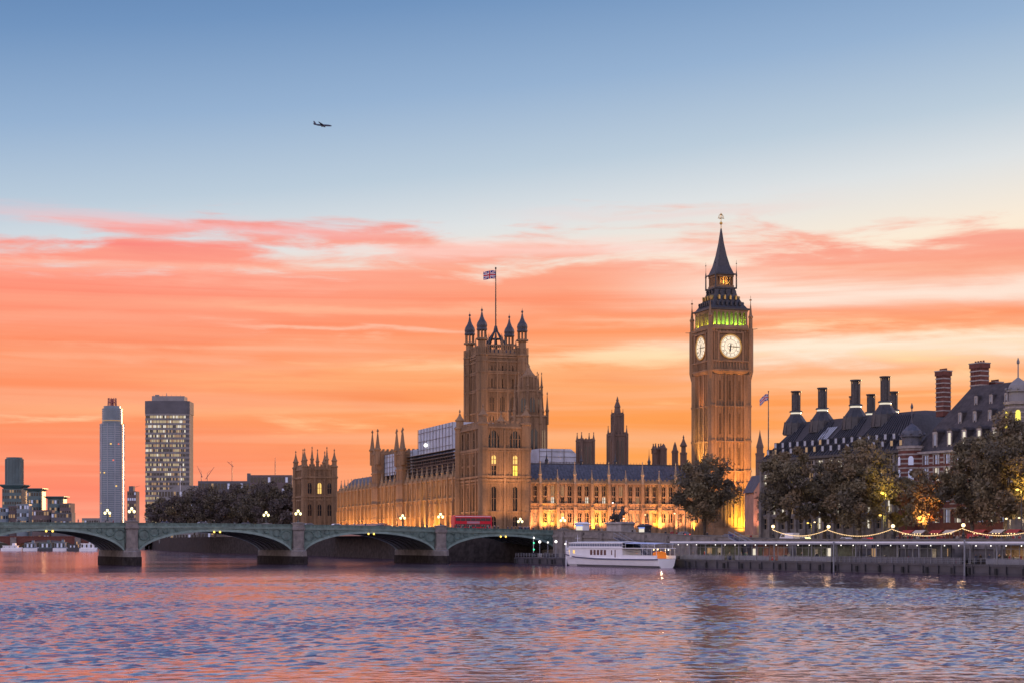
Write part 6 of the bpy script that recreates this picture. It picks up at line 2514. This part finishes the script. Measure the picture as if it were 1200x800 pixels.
def car(label, loc, rot, body, kind='car', group=None):
    r = thing('parked_car' if kind == 'car' else 'van', label, kind, loc, rot, group)
    mb = MB()
    if kind == 'car':
        prof_body(mb, [(-2.1, .3), (2.1, .3), (2.15, .7), (1.95, .85), (.95, .95), (.35, 1.42), (-1.1, 1.45), (-1.8, .98), (-2.15, .9)], .88, .2)
    else:
        prof_body(mb, [(-2.5, .35), (2.5, .35), (2.55, .9), (2.3, 1.15), (1.75, 1.9), (1.5, 2.1), (-2.5, 2.15)], .98, .1)
    mb.build('body', M[body], r)
    for sg in (-1, 1):
        mb = MB()
        if kind == 'car':
            mb.add([(x, sg * y, z) for x, y, z in ((.78, .86, .98), (.25, .75, 1.36), (-1.05, .75, 1.38), (-1.6, .85, 1.0))], [(0, 1, 2, 3)])
        else:
            mb.add([(x, sg * y, z) for x, y, z in ((2.0, .98, 1.2), (1.55, .93, 1.85), (.5, .93, 1.85), (.5, .98, 1.2))], [(0, 1, 2, 3)])
        mb.build('side_window', M['glass'], r)
        q = MB()
        q.box((2.08 if kind == 'car' else 2.5), (2.17 if kind == 'car' else 2.58), sg * .68 - .15, sg * .68 + .15, .58, .74)
        q.build('headlight', M['lamp_white'], r)
        q = MB()
        q.box((-2.18 if kind == 'car' else -2.53), (-2.08 if kind == 'car' else -2.46), sg * .7 - .13, sg * .7 + .13, .65, .82)
        q.build('tail_light', M['lamp_red'], r)
    wheels(r, (-1.3, 1.3) if kind == 'car' else (-1.6, 1.6), .9 if kind == 'car' else 1.0)
    return r


def bridge_x(px, y):
    p, d = bri(0, y), BU
    k = (px - 600) / F
    return (k * p.y - p.x) / (d.x - k * d.y)


for px, y, b_, kind, lab in ((235, 8, 'grey_paint', 'car', 'pale car driving on the bridge midway between the first and second piers'), (360, 8, 'grey_paint', 'car', 'pale grey car on the bridge just right of the second pier'),
                             (392, 8, 'white', 'car', 'white car on the bridge before the orange lit river front'), (290, 11, 'dkgrey', 'car', 'dark car on the bridge above the second full arch'),
                             (447, 11, 'dkgrey', 'car', 'dark car on the bridge between the white car and the red bus'), (195, 11, 'dkgrey', 'car', 'dark car on the bridge just right of the first pier')):
    x = bridge_x(px, y)
    car(lab, bri(x, y, zp(x) - .995), BA + (math.pi if y < 9 else 0), b_, kind)


def bus(label, px, y):
    x = bridge_x(px, y)
    r = thing('double_decker_bus', label, 'bus', bri(x, y, zp(x) - .995), BA)
    hw, L, H = 1.27, 5.6, 4.45
    mb = MB()
    rings = []
    for xx, zi in ((-L, .25), (-L + .12, 0), (L - .5, 0), (L - .1, .12), (L, .5)):
        rings.append([(xx, -hw, .35), (xx, -hw, H - .35 - zi), (xx, -hw + .3, H - zi * .6), (xx, hw - .3, H - zi * .6), (xx, hw, H - .35 - zi), (xx, hw, .35)])
    mb.loft(rings)
    mb.build('body', M['bus_red'], r)
    for sg in (-1, 1):
        for z0, z1 in ((1.35, 2.15), (2.95, 3.75)):
            w = MB()
            for k in range(7):
                a = -L + .35 + k * 1.5
                w.cur = 0
                w.quad((a, sg * (hw + .012), z0), (a + 1.4, sg * (hw + .012), z0), (a + 1.4, sg * (hw + .012), z1), (a, sg * (hw + .012), z1))
            w.build('side_window', [M['bus_glass'], M['glass_dim']], r)
        q = MB()
        q.box(-L + .2, L - .5, sg * (hw - .05) - .06, sg * (hw - .05) + .06, H - .34, H - .2)
        q.build('roof_rail', M['white'], r)
        q = MB()
        q.box(-1.9, 1.9, sg * (hw + .01) - .01, sg * (hw + .01) + .01, 2.28, 2.86)
        q.build('side_panel', M['mauve_panel'], r)
        q = MB()
        q.box(L - .03, L + .05, sg * .95 - .15, sg * .95 + .15, .75, .95)
        q.build('headlight', M['lamp_white'], r)
    for z0, z1 in ((1.2, 2.3), (2.9, 3.7)):
        w = MB()
        w.quad((L + .02, -1.1, z0), (L + .02, 1.1, z0), (L - .04, 1.1, z1), (L - .04, -1.1, z1))
        w.build('windscreen', M['bus_glass'], r)
    wheels(r, (-3.2, 3.4), 1.29, .48)
    return r


M['bus_red'] = mat('bus_red', (.62, .015, .035), .3, var=.08, scale=.6)
M['bus_glass'] = mat('bus_glass', (.035, .025, .03), .12, emit=(.6, .4, .4), es=.05)
M['mauve_panel'] = mat('mauve_panel', (.45, .22, .28), .5)
bus('bright red double decker bus crossing the bridge in front of the corner block', 552.5, 6.6)

for px, o, b_, kind, lab in ((945, 24, 'white', 'car', 'long white car by the parapet under the first festoon span'), (925, 26, 'white', 'van', 'white van by the parapet left of the first globe lamp'), (1018, 23, 'red', 'car', 'dark red car parked behind the parapet under the second festoon span'),
                             (1098, 24, 'red', 'car', 'red car left of the third globe lamp by the reddish crowd'), (1148, 23, 'red', 'van', 'bright red van right of the third globe lamp'),
                             (1172, 26, 'dkgrey', 'car', 'dark car between the red van and the right edge'), (855, 24, 'navy', 'car', 'dark blue car behind the parapet in front of the clock tower foot'),
                             (990, 25, 'white', 'car', 'white car passing the first globe lamp on its right'), (1070, 25, 'dkgrey', 'van', 'dark van behind the crowd under the second festoon span'),
                             (800, 25, 'grey_paint', 'car', 'grey car behind the parapet under the big plane tree')):
    t_ = tpx(px, o)
    car(lab, emb(t_, o, g(t_) + .02), ER + (0 if o < 25 else math.pi), b_, kind)

# ================================================================== STATUE GROUP ON ITS PLINTH
tS = tpx(727, 19)
pS = emb(tS, 19, g(tS))
ps = thing('plinth', 'broad pale granite plinth under the bronze chariot group', 'plinth', pS, ER + R(12))
mb = MB()
hp = zz(611, pS.y) - pS.z
mb.rect(-2.7, 2.7, -2.2, 2.2, [(-.5, -.5, -1), (-.5, -.5, .8), (-.1, -.1, 1.0), (0, 0, hp - .8), (-.3, -.3, hp - .55), (-.3, -.3, hp - .15), (.1, .1, hp)])
for x in (-2.4, 2.4):
    mb.box(x - .25, x + .25, -2.26, 2.26, .9, hp - .75)
mb.build('block', M['granite_pale'] if 'granite_pale' in M else M.setdefault('granite_pale', mat('pale_granite', (.36, .33, .31), .85, var=.25, scale=.8)), ps)


def skin_mesh(name, verts, edges, radii, m, sub=1):
    me = bpy.data.meshes.new(name)
    me.from_pydata(verts, edges, [])
    o = bpy.data.objects.new(name, me)
    COL.objects.link(o)
    sk = o.modifiers.new('skin', 'SKIN')
    for i, r in enumerate(radii):
        me.skin_vertices[0].data[i].radius = (r, r) if not isinstance(r, tuple) else r
    me.skin_vertices[0].data[0].use_root = True
    ss = o.modifiers.new('sub', 'SUBSURF')
    ss.levels = ss.render_levels = sub
    dg = bpy.context.evaluated_depsgraph_get()
    dg.update()
    out = bpy.data.meshes.new_from_object(o.evaluated_get(dg))
    bpy.data.objects.remove(o)
    out.name = name
    out.materials.clear()
    for q in (m if isinstance(m, list) else [m]):
        out.materials.append(q)
    out.polygons.foreach_set('use_smooth', [True] * len(out.polygons))
    return out


hv = [(0, 0, 1.5), (.9, 0, 1.95), (1.35, 0, 2.7), (1.6, 0, 3.25), (2.15, 0, 3.0), (-.75, 0, 1.25),      # chest line, neck, head, rump
      (-.8, .28, .75), (-1.0, .3, .35), (-.85, .3, 0), (-.8, -.28, .75), (-1.05, -.3, .35), (-.9, -.3, 0),
      (1.3, .25, 1.6), (1.75, .27, 1.85), (1.75, .27, 1.4), (1.25, -.25, 1.65), (1.8, -.27, 2.05), (1.95, -.27, 1.6),
      (-1.15, 0, 1.3), (-1.5, 0, .8)]
he = [(0, 1), (1, 2), (2, 3), (3, 4), (0, 5), (5, 6), (6, 7), (7, 8), (5, 9), (9, 10), (10, 11), (1, 12), (12, 13), (13, 14), (1, 15), (15, 16), (16, 17), (5, 18), (18, 19)]
hr = [.42, .40, .24, .2, .11, .40, .2, .11, .1, .2, .11, .1, .16, .1, .09, .16, .1, .09, .1, .08]
horse = skin_mesh('horse', hv, he, hr, M['bronze'])
stt = thing('bronze_statue', 'dark bronze group of rearing horses and a charioteer with raised arms', 'statue', (pS.x, pS.y, pS.z + hp), ER + R(75))
for k, y in enumerate((-.75, .75)):
    o = bpy.data.objects.new('horse', horse)
    COL.objects.link(o)
    o.parent = stt
    o.location = (.55, y, .02)
    o.scale = (1.0, 1.08, 1.12)
    o.rotation_euler = (0, -R(24), 0)
    o.location.z = -.12
mb = MB()
mb.loft([[(-2.6, -.9, .75), (-2.6, .9, .75), (-1.0, .9, .75), (-1.0, -.9, .75)], [(-2.65, -1.0, 1.0), (-2.65, 1.0, 1.0), (-.9, 1.0, 1.0), (-.9, -1.0, 1.0)]])
for y in (-.95, .95):
    mb.loft([[(x, y - .05, 1.0), (x, y + .05, 1.0), (x, y + .05, z), (x, y - .05, z)] for x, z in ((-2.6, 1.5), (-1.6, 1.75), (-.9, 2.1))])
mb.box(-1.0, -.9, -.95, .95, 1.0, 2.1)
mb.tube((-1.2, 0, .8), (1.2, 0, 1.3), .09, .09, 6)
mb.build('chariot', M['bronze'], stt)
for y in (-1.2, 1.2):
    mb = MB()
    ringp = [(-1.8 + .78 * math.cos(a * R(24)), y, .78 + .78 * math.sin(a * R(24))) for a in range(16)]
    mb.path(ringp, .08, 5)
    for a in range(4):
        c, s = math.cos(a * R(45)) * .75, math.sin(a * R(45)) * .75
        mb.tube((-1.8 - c, y, .78 - s), (-1.8 + c, y, .78 + s), .05, .05, 5)
    mb.build('wheel', M['bronze'], stt)
qv = [(-1.75, 0, 2.2), (-1.75, 0, 2.75), (-1.72, 0, 3.2), (-1.7, 0, 3.42), (-1.68, 0, 3.68), (-1.6, .42, 3.25), (-1.45, .75, 3.65), (-1.35, .85, 4.1), (-1.6, -.42, 3.25), (-1.45, -.75, 3.7), (-1.3, -.8, 4.2), (-1.8, .14, 1.6), (-1.8, .16, 1.0), (-1.8, -.14, 1.6), (-1.8, -.16, 1.0)]
qe = [(0, 1), (1, 2), (2, 3), (3, 4), (2, 5), (5, 6), (6, 7), (2, 8), (8, 9), (9, 10), (0, 11), (11, 12), (0, 13), (13, 14)]
o = bpy.data.objects.new('charioteer', skin_mesh('charioteer', qv, qe, [.28, .25, .24, .1, .19, .13, .1, .07, .13, .1, .07, .26, .34, .26, .34], M['bronze']))
COL.objects.link(o)
o.parent = stt
mb = MB()
mb.tube((-1.0, -.8, 2.3), (-1.6, -.82, 6.0), .045, .03, 5)
mb.build('spear', M['bronze'], stt)

# ================================================================== KIOSK AND STREET FURNITURE
def kiosk(label, px, o, w, h, m1, m2, rot=0):
    t_ = tpx(px, o)
    r = emb_thing('kiosk', label, 'kiosk', t_, o, g(t_) + .13, rot)
    mb = MB()
    mb.box(-w / 2, w / 2, 0, 1.8, 0, h)
    mb.build('hut', M[m1], r)
    q = MB()
    q.rect(-w / 2, w / 2, 0, 1.8, [(-.2, -.3, h), (-.3, -.4, h + .25), (.4, .4, h + .7)])
    q.build('roof', M[m2], r)
    q = MB()
    q.box(-w * .4, w * .4, -.05, .02, 1.0, h - .4)
    q.build('counter_opening', M['glass_cool'], r)
    q = MB()
    q.box(-w * .48, w * .48, -.06, .02, h - .38, h - .05)
    q.build('fascia_panel', M['navy_lit'], r)


M['navy_lit'] = mat('blue_lit_sign', (.1, .2, .6), .4, emit=(.25, .4, 1.0), es=.5)
kiosk('small white and blue kiosk at the bridge end above the boat bow', 679, 17.5, 3.9, 2.5, 'white', 'white')
kiosk('dark little kiosk behind the parapet beside the statue plinth', 752, 17.5, 3.0, 2.3, 'dkgrey', 'dkgrey')


def promenade_lamp(label, px):
    t_ = tpx(px, 14)
    r = emb_thing('street_lamp', label, 'street lamp', t_, 14, g(t_) + 1.2, 0, 'globe lamps on the embankment parapet')
    mb = MB()
    mb.lathe(0, 0, [(.4, -.01), (.4, .3), (.28, .45), (.34, .7), (.14, 1.1), (.1, 1.9), (.16, 2.0), (.1, 2.15)], 8)
    mb.build('post', M['black'], r)
    q = MB()
    q.ball((0, 0, 2.48), .36, 12)
    q.build('globe', M['lamp_warm'], r, True)
    q = MB()
    q.lathe(0, 0, [(.2, 2.8), (.12, 2.95), (.03, 3.15)], 6)
    q.build('finial', M['black'], r)
    light('POINT', (0, -.3, 2.5), 60, (1, .66, .3), .5, parent=r, name='lamp_light')
    return t_


lts = []
for px, lab in ((906, 'dark parapet lamp where the festoon lights begin left of the office trees'), (971, 'globe lamp on the parapet between the two leftmost festoon spans'), (1046.5, 'globe lamp on the parapet below the yellow lit tree'),
                (1129, 'brightest globe lamp on the parapet above the mooring pile'), (1222, 'globe lamp on the parapet just beyond the right picture edge')):
    lts.append(promenade_lamp(lab, px))
for i, (a, c) in enumerate(zip(lts, lts[1:])):
    mb = MB()
    n = 36
    pts = []
    for k in range(n + 1):
        u = k / n
        t_ = a + (c - a) * u
        za = g(a) + 3.1 * (1 - u) + (g(c) + 3.1 - g(a)) * u
        pts.append(tuple(emb(t_, 13.7, za - 1.35 * 4 * u * (1 - u))))
    mb.path(pts, .035, 5)
    for k in range(1, n):
        mb.ball((pts[k][0], pts[k][1], pts[k][2] - .08), .065, 6)
    f = mb.build('festoon_lights', M['festoon'])
    tag(f, ['sagging string of warm festoon lights at the left, over the white car', 'sagging string of warm festoon lights over the dark red car', 'sagging string of warm festoon lights above the reddish crowd', 'sagging string of warm festoon lights running off the right edge'][i], 'festoon lights', 'festoon lights strung between the parapet lamps')


def road_lamp(label, px, py, o, m='lamp_orange', power=900, col=(1, .6, .12), r_=.3):
    t_ = tpx(px, o)
    p = emb(t_, o)
    h = zz(py, p.y) - g(t_)
    r = emb_thing('road_lamp', label, 'street lamp', t_, o, g(t_))
    mb = MB()
    mb.lathe(0, 0, [(.14, 0), (.1, h * .5), (.07, h - .1)], 6)
    mb.path([(0, 0, h - .15), (0, -.5, h + .1), (0, -1.0, h)], .05, 5)
    mb.build('pole', M['dkgrey'], r)
    q = MB()
    q.ball((0, -1.0, h - .05), r_, 8, .6)
    q.build('lamp_head', M[m], r, True)
    light('SPOT', (0, -.9, h - .3), power * .8, col, .5, (0, 3.0, h + (1.5 if power > 1000 else -4)), R(150), .6, parent=r, name='road_light')


road_lamp('tall yellow road lamp glowing inside the office block tree', 1038, 577, 24.5, power=2600, col=(1, .68, .06), r_=.34)
road_lamp('tall yellow road lamp at the right edge glowing in the near tree', 1197, 573, 20.5, power=1500, col=(1, .6, .08), r_=.34)
road_lamp('low yellow road lamp under the office block tree', 1036, 603, 24, power=700, col=(1, .75, .1))
road_lamp('orange uplight lamp beside the thin autumn tree', 1082, 606, 23.5, power=2200, col=(1, .42, .10), r_=.18)
road_lamp('warm road lamp above the crowd, second from the right edge', 1184, 607, 22, 'lamp_warm', 500, (1, .7, .35), .24)
road_lamp('warm road lamp above the crowd at the very right edge', 1199, 606, 22, 'lamp_warm', 400, (1, .7, .35), .22)
road_lamp('yellow road lamp left of the first globe lamp under the office trees', 951, 612, 24, 'lamp_orange', 500, (1, .7, .1), .24)
road_lamp('second yellow road lamp just left of the first globe lamp', 959, 611, 26, 'lamp_warm', 300, (1, .7, .2), .2)
road_lamp('white road lamp shining among leaves of the clock tower plane tree', 812, 577, 31, 'lamp_white', 60, (1, .9, .7), .2)
road_lamp('second white road lamp among leaves of the clock tower plane tree', 803, 576.5, 32, 'lamp_white', 60, (1, .9, .7), .16)
road_lamp('white road lamp beside the statue charioteer', 722, 588.5, 21, 'lamp_white', 150, (1, .9, .7), .24)
road_lamp('white lamp right of the bronze statue above the plinth edge', 735, 607, 22, 'lamp_white', 100, (1, .85, .6), .2)
road_lamp('warm road lamp with branch of lights right of the statue', 794.5, 601, 26, 'lamp_warm', 350, (1, .75, .4), .24)
road_lamp('warm road lamp in the middle between the statue and the plane tree', 760, 602.5, 26, 'lamp_warm', 300, (1, .7, .35), .2)

# market stalls among the crowd
M['canvas_red'] = mat('red_canvas', (.40, .05, .04), .8, var=.2)
M['canvas_cream'] = mat('cream_canvas', (.6, .52, .42), .8, var=.2)
for i, (px, mm, lab) in enumerate(((1062, 'canvas_red', 'red canvas stall with warm counter just right of the second festoon dip'), (1076, 'canvas_cream', 'cream canvas stall beside the red stall under the orange tree'), (1096, 'canvas_red', 'red canvas stall in the middle of the riverside crowd'),
                                 (1112, 'canvas_cream', 'cream canvas stall left of the brightest globe lamp'), (1146, 'canvas_red', 'red canvas stall right of the brightest globe lamp'), (1168, 'canvas_cream', 'cream canvas stall under the last festoon span'), (1186, 'canvas_red', 'red canvas stall nearest the right edge of the quay'))):
    t_ = tpx(px, 18)
    r = emb_thing('market_stall', lab, 'market stall', t_, 18, g(t_) + .13)
    mb = MB()
    mb.box(-1.3, 1.3, 0, 1.4, 0, 1.0)
    mb.build('counter', M['bark'], r)
    for x in (-1.3, 1.3):
        for y in (0, 1.4):
            q = MB()
            q.tube((x, y, 0), (x, y, 2.3), .04, .04, 5)
            q.build('post', M['grey_paint'], r)
    q = MB()
    q.loft([[(-1.5, y, z), (1.5, y, z), (1.5, y, z + .06), (-1.5, y, z + .06)] for y, z in ((-.4, 2.1), (.6, 2.7), (1.6, 2.3))])
    q.build('canopy', M[mm], r)
    for x in (-.8, 0, .8):
        q = MB()
        q.ball((x, -.2, 2.0), .09, 8)
        q.build('bulb', M['lamp_warm'], r, True)

# the bins and boxes on the pier decks: told apart by colour, kind and neighbours
cn = {'dark_paint': 'dark grey', 'red_paint': 'red', 'navy_paint': 'navy blue', 'panel_pale': 'pale', 'panel_green': 'dull green'}
for o in boxes:
    kind_ = 'litter bin' if o.name.startswith('litter') else 'storage box'
    c_ = cn[o.data.materials[0].name]
    tag(o, f'small {c_} {kind_} standing on the pier pontoon deck', kind_, f'{c_} {"bins" if "bin" in kind_ else "boxes"} on the pier decks')

# ================================================================== PEOPLE
pvs = [(0, 0, .95), (0, 0, 1.18), (0, 0, 1.38), (0, 0, 1.5), (0, .02, 1.62), (.01, 0, 1.7), (0, .19, 1.38), (.03, .26, 1.12), (.12, .27, .92), (0, -.19, 1.38), (-.04, -.26, 1.12), (.02, -.27, .9),
       (.02, .1, .85), (.1, .11, .48), (.02, .11, .08), (.16, .11, .04), (-.02, -.1, .85), (-.06, -.11, .48), (-.2, -.11, .1), (-.07, -.11, .04)]
pes = [(0, 1), (1, 2), (2, 3), (3, 4), (4, 5), (2, 6), (6, 7), (7, 8), (2, 9), (9, 10), (10, 11), (0, 12), (12, 13), (13, 14), (14, 15), (0, 16), (16, 17), (17, 18), (18, 19)]
prs = [.15, .14, .15, .06, .10, .085, .075, .055, .04, .075, .055, .04, .09, .065, .05, .04, .09, .065, .05, .04]
bodies = []
for cname in 'abcdef':
    me = skin_mesh('person', pvs, pes, prs, [M['cloth_' + cname], M['skin']])
    mi = [1 if (me.vertices[p.vertices[0]].co.z > 1.5) else 0 for p in me.polygons]
    me.polygons.foreach_set('material_index', mi)
    bodies.append(me)
rnd = random.Random(77)


def person(label, group, loc, rot, k):
    o = bpy.data.objects.new('person', bodies[k])
    COL.objects.link(o)
    o.location = loc
    o.rotation_euler = (0, 0, rot)
    s_ = rnd.uniform(.94, 1.06)
    o.scale = (s_, s_, s_)
    tag(o, label, 'person', group)


desc = ['black', 'dark blue', 'dark red', 'pale grey', 'dark brown', 'dark green']
for i in range(80):
    k = rnd.choices(range(6), (5, 3, 1, 2, 2, 1))[0]
    x = rnd.uniform(-150, -1) if i > 44 else rnd.uniform(-34, -2)
    person(f'pedestrian in {desc[k]} on the bridge footway, head above the green parapet', f'pedestrians in {desc[k]} on the bridge', bri(x, rnd.uniform(1.2, 3.8), zp(x) - .87), BA + rnd.choice((0, math.pi)) + rnd.uniform(-.3, .3), k)
for i in range(84):
    k = rnd.choices(range(6), (4, 2, 4, 2, 2, 1))[0]
    t_ = rnd.uniform(tpx(1055, 17), tpx(1130, 17)) if i < 36 else (rnd.uniform(tpx(690, 17), tpx(900, 17)) if i < 54 else rnd.uniform(tpx(1130, 17), tpx(1205, 17)))
    o_ = rnd.uniform(15.4, 20)
    person(f'person in {desc[k]} on the embankment pavement behind the granite parapet', f'people in {desc[k]} on the embankment', emb(t_, o_, g(t_) + .135), rnd.uniform(0, 6.28), k)
for i in range(26):
    k = rnd.choices(range(6), (3, 3, 2, 3, 2, 1))[0]
    t_ = rnd.uniform(tpx(800, 3), tpx(965, 3)) if i < 14 else rnd.uniform(tpx(1135, 3), tpx(1200, 3))
    person(f'passenger in {desc[k]} waiting on the pier under the flat roof', f'passengers in {desc[k]} waiting on the pier', emb(t_, rnd.uniform(2.4, 5.5), 1.955), rnd.uniform(0, 6.28), k)
